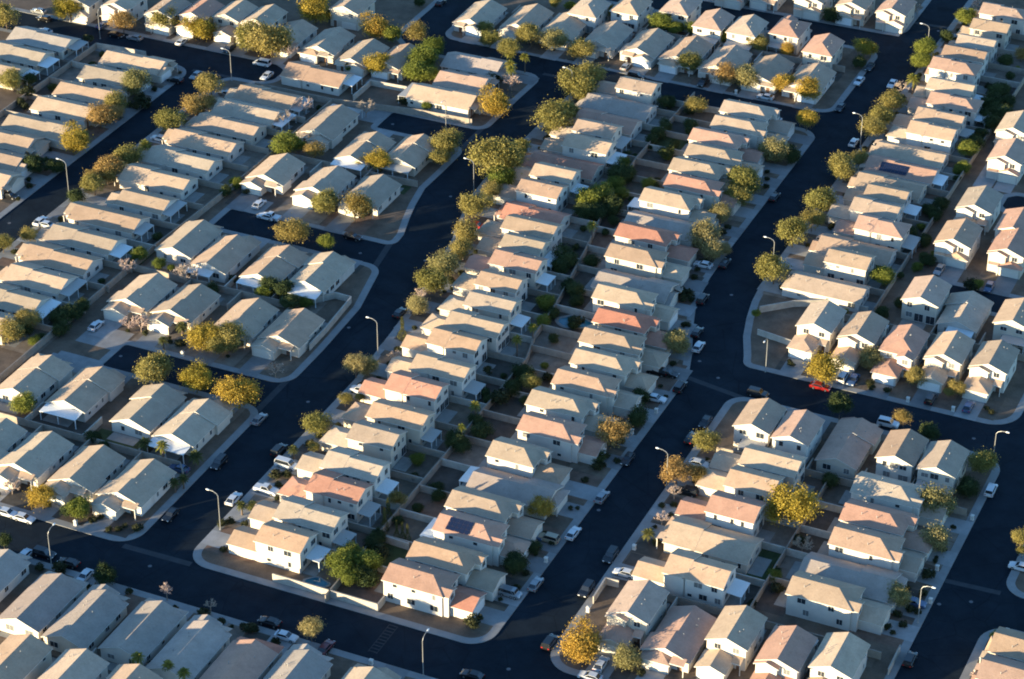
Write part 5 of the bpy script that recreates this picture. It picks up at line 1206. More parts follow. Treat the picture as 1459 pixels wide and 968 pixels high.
# ------------------------------------------------------------------ houses
PITCH = math.tan(math.radians(20.5))
def roof_block(mb, x0, x1, y0, y1, ze, axis='y', h0=False, h1=False, ov=.42, th=.17):
    """gable or hip roof; slot 0 tile, slot 1 trim (fascia and soffit)"""
    T = (lambda a, b, z: (a, b, z)) if axis == 'y' else (lambda a, b, z: (b, a, z))
    if axis == 'x': x0, x1, y0, y1 = y0, y1, x0, x1
    X0, X1, Y0, Y1 = x0-ov, x1+ov, y0-(ov if h0 else .3), y1+(ov if h1 else .3)
    hw = (X1-X0)/2; xc = (X0+X1)/2; zb = ze-ov*PITCH+.02; zr = zb+hw*PITCH
    k = min(hw, (Y1-Y0)/2*.98); r0 = Y0+(k if h0 else 0); r1 = Y1-(k if h1 else 0)
    def f(p, mi=0): 
        p = [T(*q) for q in p]
        mb.face(p if axis == 'y' else p[::-1], mi)
    A, B, C, D = (X0, Y0), (X1, Y0), (X1, Y1), (X0, Y1)
    e = lambda q, dz=0: (q[0], q[1], zb+dz)
    a, b = (xc, r0, zr), (xc, r1, zr)
    f([e(B), e(C), b, a]); f([e(D), e(A), a, b])
    if h0: f([e(A), e(B), a])
    if h1: f([e(C), e(D), b])
    # trim: eaves, rakes, soffit
    lo = lambda q: (q[0], q[1], q[2]-th)
    for s, t, g in ((B, C, 1), (D, A, 1)): f([lo(e(s)), lo(e(t)), e(t), e(s)], 1)
    if h0: f([lo(e(A)), lo(e(B)), e(B), e(A)], 1)
    else: f([lo(e(A)), lo(a), a, e(A)], 1); f([lo(a), lo(e(B)), e(B), a], 1)
    if h1: f([lo(e(C)), lo(e(D)), e(D), e(C)], 1)
    else: f([lo(e(C)), lo(b), b, e(C)], 1); f([lo(b), lo(e(D)), e(D), b], 1)
    f([lo(e(C)), lo(e(B)), lo(a), lo(b)], 1); f([lo(e(A)), lo(e(D)), lo(b), lo(a)], 1)
    return zr
def wall_block(mb, x0, x1, y0, y1, ze, axis='y', h0=False, h1=False, z0=0.):
    if axis == 'x': T = lambda a, b, z: (b, a, z); x0, x1, y0, y1 = y0, y1, x0, x1
    else: T = lambda a, b, z: (a, b, z)
    def f(p):
        p = [T(*q) for q in p]; mb.face(p if axis == 'y' else p[::-1])
    xc = (x0+x1)/2; zg = ze+(x1-x0)/2*PITCH-.1; zt = ze-.02
    f([(x1, y0, z0), (x1, y1, z0), (x1, y1, zt), (x1, y0, zt)])
    f([(x0, y1, z0), (x0, y0, z0), (x0, y0, zt), (x0, y1, zt)])
    f([(x0, y0, z0), (x1, y0, z0), (x1, y0, zt)] + ([] if h0 else [(xc, y0, zg)]) + [(x0, y0, zt)])
    f([(x1, y1, z0), (x0, y1, z0), (x0, y1, zt)] + ([] if h1 else [(xc, y1, zg)]) + [(x1, y1, zt)])
WIN = {}
def window_meshes(w, h):
    k = (round(w, 2), round(h, 2))
    if k not in WIN:
        a = MB(); t = .09
        a.box(-w/2-t, w/2+t, 0, .06, h, h+t); a.box(-w/2-t, w/2+t, 0, .08, -t, 0); a.box(-w/2-t, -w/2, 0, .06, 0, h); a.box(w/2, w/2+t, 0, .06, 0, h)
        if w > 1.1: a.box(-.025, .025, 0, .05, 0, h)
        b = MB(); b.face([(w/2, .02, 0), (-w/2, .02, 0), (-w/2, .02, h), (w/2, .02, h)])
        WIN[k] = (a.mesh('window', M['trim']), b.mesh('pane', M['glass']), b.mesh('pane', M['blind']))
    return WIN[k]
def add_window(root, x, y, z, side, w, h):
    rz = {'f': 0, 'b': math.pi, 'r': -math.pi/2, 'l': math.pi/2}[side]
    a, b, b2 = window_meshes(w, h); o = put('window', a, root, (x, y, z), rz); put('pane', b2 if (x*7.3+y*3.1+z+root.location.x) % 1 < .3 else b, o)
SHARE = {}
def shared(key, fn):
    if key not in SHARE: SHARE[key] = fn()
    return SHARE[key]
def garage_mesh(w, mat):
    def fn():
        b = MB()
        for i in range(4): b.box(-w/2, w/2, 0, .05, .02+i*.53, .02+i*.53+.5)
        b.box(-w/2, w/2, 0, .03, .02, 2.13); return b.mesh('garage_door', mat)
    return shared(('gd', round(w, 1), mat.name), fn)
def door_mesh():
    def fn():
        b = MB(); b.box(-.5, .5, 0, .05, 0, 2.1); b.box(-.62, -.5, 0, .09, 0, 2.2, 1); b.box(.5, .62, 0, .09, 0, 2.2, 1); b.box(-.62, .62, 0, .09, 2.1, 2.22, 1)
        return b.mesh('door', [M['door'], M['trim']])
    return shared('door', fn)
def handle_mesh():
    def fn():
        b = MB(); b.box(.33, .42, .05, .11, .98, 1.06); return b.mesh('handle', M['pole'])
    return shared('handle', fn)
def vent_mesh():
    def fn():
        b = MB(); b.tube([(0, 0, -.2), (0, 0, .45)], [.07, .07], 6); b.tube([(0, 0, .45), (0, 0, .55)], [.11, .09], 6); return b.mesh('vent_pipe', M['vent'])
    return shared('vent', fn)
def post_mesh():
    def fn():
        b = MB(); b.box(-.08, .08, -.08, .08, 0, 2.3); b.box(-.12, .12, -.12, .12, 0, .1); return b.mesh('post', M['white'])
    return shared('post', fn)
HOUSES = []
ROT = {'+u': 0., '-v': math.pi/2, '-u': math.pi, '+v': -math.pi/2}
ORD = ['', 'first', 'second', 'third', 'fourth', 'fifth', 'sixth', 'seventh', 'eighth', 'ninth', 'tenth', 'eleventh', 'twelfth', 'thirteenth', 'fourteenth', 'fifteenth', 'sixteenth', 'seventeenth', 'eighteenth', 'nineteenth', 'twentieth', 'twenty-first', 'twenty-second', 'twenty-third', 'twenty-fourth', 'twenty-fifth']
RC = {'t': 'tan', 'k': 'taupe', 'g': 'grey-brown', 'o': 'reddish-tan', 'r': 'terracotta'}
def house(row, ref, front, u, v, L, W, st, col, wing, patio, solar, hips, kerb, lot, back):
    """local +y = front; origin at the centre of the main block"""
    rz = ROT[front]; x, y = P(v, u)
    root = bpy.data.objects.new(('one' if st == 1 else 'two')+'_storey_house', None); COL.objects.link(root)
    root.location = (x, y, PZ); root.rotation_euler = (0, 0, rz)
    rnd = random.Random(int(u*31+v*17)); ze = 2.85 if st == 1 else 5.45
    tile = ROOF[col][rnd.randrange(len(ROOF[col]))]; wm = WALL[rnd.randrange(len(WALL))]
    hw = W/2; y0, y1 = -L/2, L/2; hb, hf = hips
    lab = '%s roofed %s-storey house' % (RC[col], 'one' if st == 1 else 'two')
    if solar: lab += ' with solar panels'
    tag(root, lab+', '+ref.replace(' house', '', 1) if ref.count('house') and not ref.startswith(('house', 'long', 'pale')) else lab+', the '+ref, 'house', GROUPS[row])
    wl = MB(); rf = MB()
    stepped = (not hf) and L > 11.5 and row not in ('L1', 'L0') and rnd.random() < .75
    if stepped:                       # the front part of the roof is a step wider and higher
        ys = y1-L*.36; sx = -.7 if rnd.random() < .5 else .7
        if front in ('-v', '+v'): sx = .7 if front == '-v' else -.7
        wall_block(wl, -hw, hw, y0, ys+.2, ze, 'y', hb, False)
        wall_block(wl, min(-hw, -hw+sx), max(hw, hw+sx), ys, y1, ze, 'y', False, hf)
        zr = roof_block(rf, -hw, hw, y0, ys+.15, ze, 'y', hb, False)
        roof_block(rf, min(-hw, -hw+sx), max(hw, hw+sx), ys, y1, ze+.03, 'y', False, hf)
    else:
        wall_block(wl, -hw, hw, y0, y1, ze, 'y', hb, hf); zr = roof_block(rf, -hw, hw, y0, y1, ze, 'y', hb, hf)
    if st == 2 and not hf and row in ('P0', 'FNR', 'RN', 'RNb', 'HN', 'GN') and rnd.random() < .7:
        bx1 = hw-.02; bx0 = hw-W*rnd.uniform(.48, .56)
        wall_block(wl, bx0, bx1, y1-.1, y1+.9, ze-.12, 'y', True, False); roof_block(rf, bx0, bx1, y1-5.2, y1+.9, ze-.1, 'y', False, False)
    wwing, lwing, side, whip = wing      # width, length, which side (+1 / -1), hip flag
    yf = y1
    if st == 2 and hf and lwing:        # entrance bay in front of a hipped house
        bx0, bx1 = (-hw+.3, -hw+W*.45) if side > 0 else (hw-W*.45, hw-.3)
        wall_block(wl, bx0, bx1, y1-.1, y1+1.3, ze-.1, 'y', True, False); roof_block(rf, bx0, bx1, y1-2.6, y1+1.3, ze-.1, 'y', False, False)
    gw = 4.6
    if lwing > .5:
        x0, x1 = (hw-wwing, hw-.05) if side > 0 else (-hw+.05, -hw+wwing)
        rw = MB(); yb = y1-.05 if st == 2 else y1-1.5
        gz = 2.75 if st == 2 else 2.6
        if st == 2:
            wall_block(wl, x0, x1, y1+.02, y1+lwing, gz, 'y', True, whip); roof_block(rw, x0, x1, y1+.36, y1+lwing, gz, 'y', False, whip)
        else:
            wall_block(wl, x0, x1, y1+.02, y1+lwing, gz, 'y', True, whip); roof_block(rw, x0, x1, y1-3.2, y1+lwing, gz, 'y', False, whip)
        build(rw, 'garage_roof', [tile, M['trim']], root)
        yf = y1+lwing; gx = (x0+x1)/2; gw = min(4.8, wwing-.9)
        # porch beside the garage
        px0, px1 = (-hw+.3, x0-.1) if side > 0 else (x1+.1, hw-.3)
        if px1-px0 > 1.6:
            pr = MB(); zb = 2.75; pr.face([(px0, y1+.05, zb+.55), (px0, y1+1.9, zb), (px1, y1+1.9, zb), (px1, y1+.05, zb+.55)][::-1])
            pr.box(px0, px1, y1+1.8, y1+1.92, zb-.2, zb-.01, 1); pr.box(px0+.08, px0+.24, y1+1.64, y1+1.8, 0, zb-.05, 1)
            if st == 2 or side: build(pr, 'porch_roof', [tile, M['trim']], root)
            o = put('door', door_mesh(), root, ((px0+px1)/2, y1+(1.31 if st == 2 and hf else .02), .02)); put('handle', handle_mesh(), o)
    else:
        gx = side*(hw-2.9); o = put('door', door_mesh(), root, (-side*(hw-1.6), y1+.01, .02)); put('handle', handle_mesh(), o)
    build(wl, 'wall', wm, root); build(rf, 'roof', [tile, M['trim']], root)
    put('garage_door', garage_mesh(gw, M['garage'] if rnd.random() < .6 else M['garage2']), root, (gx, yf+.01, .02))
    # windows
    sizes = [(1.2, 1.3), (.7, 1.2), (1.7, 1.3), (.9, .7)]
    for s, sx in (('r', hw), ('l', -hw)):
        if s == 'r' and stepped and sx*W > 0: pass
        for zz in ((1.0,) if st == 1 else (.95, 3.65)):
            k = 3 if st == 1 else (2 if rnd.random() < .7 else 3)
            for i in range(k):
                w, h = sizes[rnd.randrange(4)]; yy = y0+(L*.62 if stepped else L)*(i+.5+rnd.uniform(-.2, .2))/k
                if zz == 3.65 and h < 1: zz2 = 4.1
                else: zz2 = zz
                add_window(root, sx, yy, zz2, s, w, h)
    for zz in ((.9,) if st == 1 else (.2, 3.65)):
        for xx in ((-W*.24, W*.24) if rnd.random() < .6 else ((-W*.28, W*.02, W*.3) if rnd.random() < .5 else (-W*.2, W*.3))):
            w, h = rnd.choice(((1.8, 1.3), (1.2, 1.3), (.9, 1.2), (1.5, 1.0))) if zz > .5 else (2.1, 2.05)
            if zz <= .5 and xx < 0: w, h, z2 = 1.5, 1.3, 1.0
            else: z2 = zz
            add_window(root, xx+rnd.uniform(-.4, .4), y0, z2, 'b', w, h)
    if st == 2:
        for xx in (-W*.25, W*.22):
            if hf and (xx*side < 0): add_window(root, xx*1.1, y1+1.3, 3.6, 'f', 1.3, 1.2)
            else: add_window(root, xx, y1, 3.75, 'f', 1.3, 1.15)
    # roof pipes
    for i in range(rnd.choice((2, 3, 3, 4))):
        xx = rnd.choice((-1, 1))*rnd.uniform(.25, .6)*hw; yy = rnd.uniform(y0+2, y1-3); put('vent_pipe', vent_mesh(), root, (xx, yy, ze+(hw-abs(xx))*PITCH))
    if solar:
        for (xa, ya, la) in solar:      # on the slope facing local side sign(xa)
            b = MB(); s = 1 if xa > 0 else -1
            for i in range(3):
                for j in range(int(la)):
                    p0 = .45+i*1.0; p1 = p0+.96; q0 = ya+j*1.05; q1 = q0+1.0
                    zz = lambda d: ze+d*PITCH+.16
                    pts = [(s*(hw-p0), q0, zz(p0)), (s*(hw-p0), q1, zz(p0)), (s*(hw-p1), q1, zz(p1)), (s*(hw-p1), q0, zz(p1))]
                    b.face(pts if s > 0 else pts[::-1])
            build(b, 'solar_panel', M['solar'], root)
    if patio:
        pm = M['white'] if patio == 1 else M['greymetal']
        d = rnd.uniform(2.8, 3.6); w0, w1 = (-hw+.2, hw-.2) if rnd.random() < .4 else ((-hw+.2, hw*.45) if rnd.random() < .5 else (-hw*.45, hw-.2))
        b = MB(); n = 8
        b.loft([[(w0, y0-.03, 2.75), (w1, y0-.03, 2.75), (w1, y0-.03, 2.63), (w0, y0-.03, 2.63)], [(w0, y0-d, 2.5), (w1, y0-d, 2.5), (w1, y0-d, 2.38), (w0, y0-d, 2.38)]])
        po = build(b, 'patio_cover', pm, root)
        for xx in (w0+.15, (w0+w1)/2, w1-.15): put('post', post_mesh(), po, (xx, y0-d+.2, .1))
    HOUSES.append(dict(u=u, v=v, L=L, W=W, rz=rz, ref=ref, row=row, front=front, yf=yf, st=st))
    # paving and yards that go with the lot (setting)
    def sheet(name, lx0, lx1, ly0, ly1, z, mat, label, cat):
        b = MB(); c, s = math.cos(rz), math.sin(rz)
        q = [(x+px*c-py*s, y+px*s+py*c, z) for px, py in ((lx0, ly0), (lx1, ly0), (lx1, ly1), (lx0, ly1))]
        if not all(inside(a-OX, e-OY) or name == 'driveway' for a, e, _ in q): return
        b.face(q); tag(build(b, name, mat), label, cat, cat+' areas of the lots', 'structure')
    if kerb is not None:
        along = u if front[1] == 'u' else v; dist = abs(kerb-along)
        if dist > yf+.8:
            sheet('driveway', gx-gw/2-.15, gx+gw/2+.15, yf+.02, dist-.02, PZ+.012, M['drive'][rnd.randrange(3)], 'concrete driveway of the '+ref, 'driveway')
            if dist-1.9 > y1+1: sheet('front_yard', -lot[0]+.2, lot[1]-.2, y1+.2, dist-1.85, PZ+.004, M['yard'][rnd.randrange(6)], 'gravel front yard of the '+ref, 'front yard')
    if back is not None:
        along = u if front[1] == 'u' else v; db = abs(back-along)
        if db > L/2+1.2:
            r = rnd.random(); bm = M['grass'] if r < .06 else M['yard'][rnd.randrange(6)]
            sheet('back_yard', -lot[0]+.2, lot[1]-.2, -db+.2, y0-.1, PZ+.004, bm, ('grass' if r < .06 else 'gravel')+' back yard of the '+ref, 'back yard')
            sheet('patio_slab', -hw*.9, hw*.5, y0-min(3.2, db-L/2-.5), y0-.1, PZ+.009, M['patio'], 'concrete patio behind the '+ref, 'patio')
    return root
for h in HOUSE_DATA: house(*h)
def nearest(v, u, k=0):
    return sorted(HOUSES, key=lambda h: (h['u']-u)**2+(h['v']-v)**2)[k]
def relation(h, v, u):
    dx, dy = v-h['v'], u-h['u']; c, s = math.cos(-h['rz']), math.sin(-h['rz'])
    ly = dx*s+dy*c
    return 'in front of' if ly > h['L']/2-.5 else ('behind' if ly < -h['L']/2+.5 else 'beside')

# ------------------------------------------------------------------ walls between the yards
def block_wall(pts, label, h=1.75, mat='block', t=.2):
    b = MB()
    for i in range(len(pts)-1):
        a = Vector(P(*pts[i])); c = Vector(P(*pts[i+1])); d = (c-a).normalized(); nn = Vector((-d.y, d.x))
        for hw_, z0, z1 in ((t/2, -.0, h), (t/2+.05, h, h+.08)):
            b.loft([[(*(a+nn*hw_), PZ+z0), (*(a-nn*hw_), PZ+z0), (*(a-nn*hw_), PZ+z1), (*(a+nn*hw_), PZ+z1)], [(*(c+nn*hw_), PZ+z0), (*(c-nn*hw_), PZ+z0), (*(c-nn*hw_), PZ+z1), (*(c+nn*hw_), PZ+z1)]])
    tag(build(b, 'block_wall', M[mat]), label, 'wall', 'yard walls')
for w in WALLS: block_wall(*w)

# ------------------------------------------------------------------ vegetation
def crown_mesh(kind, seed, nclump, nleaf, leaf, flat=.8, spread=1.0, droop=0.):
    r = random.Random(seed); b = MB(); cl = []
    lobes = [(Vector((0, 0, 0)), .72)] + [(Vector((math.cos(a)*r.uniform(.3, .5), math.sin(a)*r.uniform(.3, .5), r.uniform(-.15, .32))), r.uniform(.36, .56)) for a in [r.uniform(0, 6.28) for _ in range(7)]]
    while len(cl) < nclump:
        c, R_ = lobes[r.randrange(len(lobes))]
        d = Vector((r.gauss(0, 1), r.gauss(0, 1), r.gauss(0, 1))).normalized()*R_*r.uniform(.55, 1.0)**.6
        p = c+d; p.z *= flat
        if p.z < -.55*flat: continue
        cl.append((p*spread, r.uniform(.12, .27), r.random()))
    for p, cr, t in cl:
        for _ in range(nleaf):
            q = p+Vector((r.gauss(0, 1), r.gauss(0, 1), r.gauss(0, .8)))*cr*.62
            if droop: q.z -= abs(r.gauss(0, droop))
            n = (Vector((r.gauss(0, 1), r.gauss(0, 1), r.gauss(0, 1)))+q.normalized()*1.2).normalized(); a = n.orthogonal().normalized(); a.rotate(Matrix.Rotation(r.uniform(0, 6.28), 3, n)); e = n.cross(a)
            s = leaf*r.uniform(.6, 1.3); k = r.uniform(.45, .8)
            b.face([q-a*s, q-e*s*k, q+a*s, q+e*s*k], 0, min(1, max(0, t+r.uniform(-.25, .25))))
    return b.mesh('crown', LEAF[kind], True)
def trunk_mesh(seed, h, r0, mat, limbs=4):
    """unit trunk: foot at 0, limbs reach into a unit crown centred at h"""
    r = random.Random(seed); b = MB(); f = h*.5
    b.tube([(0, 0, -.03), (.01, .01, f*.5), (.02, -.02, f)], [r0*1.25, r0, r0*.85], 7)
    for i in range(limbs):
        a = i*6.28/limbs+r.uniform(-.4, .4); l = r.uniform(.3, .5)
        b.tube([(.02, -.02, f-.04), (math.cos(a)*l*.4, math.sin(a)*l*.4, f+(h-f)*.55), (math.cos(a)*l, math.sin(a)*l, h+r.uniform(-.05, .25))], [r0*.7, r0*.45, r0*.12], 5)
    return b.mesh('trunk', mat)
def bare_mesh(seed):
    r = random.Random(seed); b = MB()
    def grow(p, d, l, rad, lev):
        q = p+d*l; b.tube([p, p+d*l*.5+Vector((r.gauss(0, .02), r.gauss(0, .02), 0)), q], [rad, rad*.86, rad*.74], 3, 0, r.random())
        if lev == 0: return
        for _ in range(4 if lev > 1 else 5):
            dd = (d+Vector((r.gauss(0, .55), r.gauss(0, .55), r.gauss(.12, .35)))).normalized(); grow(q if r.random() < .6 else p+d*l*.7, dd, l*r.uniform(.62, .85), rad*.74, lev-1)
    for i in range(5):
        a = i*1.256+r.uniform(-.3, .3); grow(Vector((0, 0, -.62)), Vector((math.cos(a)*.55, math.sin(a)*.55, .8)).normalized(), .46, .03, 3)
    return b.mesh('crown', LEAF['b'], True)
def palm_mesh(kind, seed, n=34):
    r = random.Random(seed); b = MB()
    for i in range(n):
        a = i*2.399+r.uniform(-.2, .2); el = math.radians(-35+110*(i/n)); L = r.uniform(.85, 1.05)
        d = Vector((math.cos(a), math.sin(a), 0)); path = []
        for k in range(6):
            s = k/5; path.append(d*(math.cos(el)*L*s)+Vector((0, 0, math.sin(el)*L*s-.42*s*s)))
        side = Vector((-d.y, d.x, 0)); t = r.random()
        for k in range(1, 6):
            w0 = (.02, .16, .2, .19, .15, .05)[k-1]; w1 = (.02, .16, .2, .19, .15, .05)[k]
            for sg in (-1, 1):
                for j in range(2):
                    m0 = path[k-1].lerp(path[k], j*.5); m1 = path[k-1].lerp(path[k], j*.5+.36)
                    w = (w0+w1)/2
                    b.face([m0, m1, m1+side*sg*w*.9+Vector((0, 0, -.06))+d*.05, m0+side*sg*w+Vector((0, 0, -.08))+d*.03], 0, min(1, max(0, t+r.uniform(-.2, .2))))
    return b.mesh('crown', LEAF[kind], True)
def cypress_mesh(seed):
    r = random.Random(seed); b = MB()
    for _ in range(900):
        z = r.random()**1.15; rad = (1-z)**.7*(.75+.25*math.sin(z*9))*r.uniform(.55, 1); a = r.uniform(0, 6.28)
        q = Vector((math.cos(a)*rad, math.sin(a)*rad, z*5.2)); s = .17*r.uniform(.6, 1.2)
        n = Vector((r.gauss(0, 1), r.gauss(0, 1), r.gauss(0, 1))).normalized(); e1 = n.orthogonal().normalized(); e2 = n.cross(e1)
        b.face([q-e1*s*.6, q-e2*s*.4, q+e1*s*.6+Vector((0, 0, s)), q+e2*s*.4], 0, r.random())
    return b.mesh('crown', LEAF['c'], True)
CR = {}
for k, nc, nl, lf, fl in (('o', 300, 30, .04, .86), ('y', 300, 30, .038, .84), ('n', 280, 24, .038, .82), ('g', 280, 32, .045, .92), ('d', 240, 30, .05, .88), ('w', 300, 26, .039, .95), ('s', 70, 22, .11, .75)):
    CR[k] = [crown_mesh(k, 100+i*7+ord(k), nc, nl, lf, fl, 1.0, .08 if k == 'w' else 0) for i in range(4)]
CR['b'] = [bare_mesh(i) for i in range(3)]
CR['p'] = [palm_mesh('p', i) for i in range(3)]; CR['P'] = [palm_mesh('P', 9+i, 40) for i in range(3)]
CR['c'] = [cypress_mesh(i) for i in range(2)]
KIND = {'o': ('olive round tree', 'tree', 'shade_tree'), 'y': ('golden-leaved tree', 'tree', 'shade_tree'), 'n': ('bronze-leaved tree', 'tree', 'shade_tree'), 'g': ('bright green tree', 'tree', 'leafy_tree'),
        'd': ('dark bushy tree', 'tree', 'bushy_tree'), 'w': ('grey-green tree', 'tree', 'shade_tree'), 's': ('low dark shrub', 'shrub', 'shrub'), 'p': ('tall palm', 'palm', 'palm_tree'),
        'P': ('low spiky palm', 'palm', 'palm_tree'), 'c': ('narrow cypress', 'tree', 'cypress_tree'), 'b': ('bare leafless tree', 'tree', 'bare_tree')}
pend = []      # things that still need a label of their own: (object, base label, category, group, size, v, u)
def plant(k, u, v, r, z):
    rnd = random.Random(int(u*13+v*29+r*7)); desc, cat, nm = KIND[k]; x, y = P(v, u)
    root = bpy.data.objects.new(nm, None); COL.objects.link(root); root.location = (x, y, PZ)
    me = CR[k][rnd.randrange(len(CR[k]))]; rz = rnd.uniform(0, 6.28)
    if k == 'c':
        put('crown', me, root, (0, 0, .1), rz, (r*1.25, r*1.25, max(r, .8)*1.1))
        tr = shared('ctr', lambda: trunk_mesh(3, .5, .05, M['bark'], 2)); put('trunk', tr, root, (0, 0, 0), 0, 1.)
    elif k in 'pP':
        hz = z; put('crown', me, root, (0, 0, hz), rz, r*1.05)
        b = shared(('palm', round(hz, 1)), lambda: (lambda q: (q.tube([(0, 0, -.1), (.03, .02, hz*.5), (0, 0, hz+.1)], [.24, .17, .2], 8), q)[1])(MB()).mesh('trunk', M['bark']))
        put('trunk', b, root)
    elif k == 'b':
        put('crown', me, root, (0, 0, z), rz, r*1.15)
        zf = (z-.62*r); tr = shared(('bt', round(zf, 1)), lambda: (lambda q: (q.tube([(0, 0, -.1), (0, 0, max(.3, zf+.1))], [.12, .09], 6), q)[1])(MB()).mesh('trunk', M['palebark'])); put('trunk', tr, root)
    else:
        sc = (r*rnd.uniform(1.16, 1.32), r*rnd.uniform(1.16, 1.32), r*rnd.uniform(1.1, 1.25))
        put('crown', me, root, (0, 0, z), rz, sc)
        i = rnd.randrange(3); rat = z/r
        tr = shared(('tr', i, round(rat, 1), k in 'ds'), lambda: trunk_mesh(i, max(.2, rat), .045, M['bark'])); put('trunk', tr, root, (0, 0, -.02), rz, r)
    h = nearest(v, u); pend.append((root, '%s %s the %s' % (desc, relation(h, v, u), h['ref']), cat, desc+'s', r, v, u))
for k, u, v, r, z in TREES:
    n = 0; h = z; u0, v0 = u, v
    while not inside(v, u) and n < 12:      # trees stand in yards, not on the road
        n += 1; dz = .45; h += dz; f = dz/HCAM; u -= u*f; v -= v*f
    if not inside(v, u) or n > 7:           # at a kerb: step sideways instead
        u, v, h = u0, v0, z
        for st in range(1, 60):
            c = [(u0+math.sin(a)*st*.15, v0+math.cos(a)*st*.15) for a in [i*math.pi/8 for i in range(16)]]
            c = [q for q in c if inside(q[1], q[0])]
            if c: u, v = c[0]; break
    plant(k, u, v, r, h)
# small shrubs planted in the front yards of the nearer rows
rs = random.Random(5)
for h in list(HOUSES):
    if h['row'] not in SHRUB_ROWS: continue
    c, s = math.cos(h['rz']), math.sin(h['rz'])
    for side in (-1, 1, -1, 1):
        if rs.random() < .5: continue
        lx = side*rs.uniform(.1, 1.05)*h['W']/2; ly = h['yf']+rs.uniform(.8, 3.6)
        v = h['v']+lx*c-ly*s; u = h['u']+lx*s+ly*c
        if inside(v, u) and inside(v-1, u-1) and inside(v+1, u+1): plant('s', u, v, rs.uniform(.45, .95), rs.uniform(.35, .6))

# bushes in the back yards
rs = random.Random(11)
for h in list(HOUSES):
    if h['row'] not in ('M1', 'M2', 'AE', 'P1', 'P2', 'S2', 'S3', 'FNR', 'DE', 'DW', 'FN'): continue
    c, s = math.cos(h['rz']), math.sin(h['rz'])
    for k in range(rs.choice((1, 1, 2, 3) if h['row'] in ('M1', 'M2', 'AE') else (0, 1, 1, 2))):
        lx = rs.uniform(-.55, .55)*h['W']; ly = -h['L']/2-rs.uniform(3.2, 8.5)
        v = h['v']+lx*c-ly*s; u = h['u']+lx*s+ly*c; r = rs.uniform(.8, 2.2)
        if any(abs(u-o['u'])*abs(math.sin(o['rz']))+abs(v-o['v'])*abs(math.cos(o['rz'])) < o['W']/2+.4 and abs(v-o['v'])*abs(math.sin(o['rz']))+abs(u-o['u'])*abs(math.cos(o['rz'])) < o['L']/2+2 for o in HOUSES): continue
        if any((t[1]-u)**2+(t[2]-v)**2 < (t[3]+r)**2 for t in TREES): continue
        if inside(v, u): plant(rs.choice('ddsdg'), u, v, r, r*.8+.2)

# ------------------------------------------------------------------ cars
def car_parts(kind):
    L, Wd, H, hood, tail, belt, ws, rs_ = {'sedan': (4.7, 1.82, 1.45, .98, 1.05, .95, (.95, .25), (-1.35, -2.0)), 'suv': (4.8, 1.92, 1.8, 1.12, 1.15, 1.12, (1.05, .45), (-2.1, -2.32)),
        'van': (5.1, 1.98, 1.95, 1.1, 1.2, 1.12, (1.6, .8), (-2.35, -2.5)), 'pickup': (5.5, 1.95, 1.8, 1.12, 1.08, 1.1, (1.15, .55), (-.7, -.9))}[kind]
    h = L/2; w = Wd/2; b = MB()
    prof = [(-h, .42), (-h-.02, .7), (-h+.08, tail), (rs_[1]+.12, belt), (ws[0], belt), (ws[0]+.15, hood), (h-.35, hood-.14), (h-.03, .68), (h, .42), (h-.25, .25), (-h+.25, .25)]
    def ring(x, ins, dz=0): return [(x, yy*(1-ins), zz+(dz if zz > .6 else 0)) for yy, zz in prof]
    b.loft([ring(-w+.06, .03, -.06), ring(-w, .0, -.03), ring(-w+.1, 0), ring(w-.1, 0), ring(w, 0, -.03), ring(w-.06, .03, -.06)])
    # roof panel with pillars
    rw = w*.78
    b.box(-rw, rw, rs_[0], ws[1], H-.06, H)
    for sx in (-1, 1):
        for (ya, yb) in (((ws[0]), ws[1]), (rs_[1], rs_[0])):
            b.loft([[(sx*(w-.12), ya-.05, belt), (sx*(w-.04), ya-.05, belt), (sx*(w-.04), ya+.05, belt), (sx*(w-.12), ya+.05, belt)], [(sx*(rw-.06), yb-.05, H-.05), (sx*rw, yb-.05, H-.05), (sx*rw, yb+.05, H-.05), (sx*(rw-.06), yb+.05, H-.05)]])
    if kind == 'pickup':
        b.box(-w+.08, w-.08, -h+.06, rs_[1]-.05, belt-.06, belt+.0)
    g = MB(); lo = [(-w+.09, rs_[1], belt-.02), (w-.09, rs_[1], belt-.02), (w-.09, ws[0], belt-.02), (-w+.09, ws[0], belt-.02)]
    hi = [(-rw+.02, rs_[0], H-.03), (rw-.02, rs_[0], H-.03), (rw-.02, ws[1], H-.03), (-rw+.02, ws[1], H-.03)]
    g.loft([lo, hi])
    wh = MB(); wh.tube([(-.11, 0, 0), (.11, 0, 0)], [.33, .33], 14)
    ri = MB(); ri.tube([(-.118, 0, 0), (.118, 0, 0)], [.2, .2], 10)
    hl = MB(); hl.box(-.2, .2, -.03, .03, -.07, .07)
    tl = MB(); tl.box(-.16, .16, -.03, .03, -.1, .1)
    return dict(L=L, W=Wd, belt=belt, body=b, glass=g.mesh('window', M['carglass']), wheel=wh.mesh('wheel', M['tyre']), rim=ri.mesh('rim', M['rim']), hl=hl.mesh('headlight', M['lamp_clear']), tl=tl.mesh('tail_light', M['lamp_red']), paint={})
CARP = {k: car_parts(k) for k in ('sedan', 'suv', 'van', 'pickup')}
CN = {'sedan': 'parked_car', 'suv': 'parked_suv', 'van': 'parked_van', 'pickup': 'pickup_truck'}
CD = {'sedan': 'car', 'suv': 'SUV', 'van': 'van', 'pickup': 'pickup truck'}
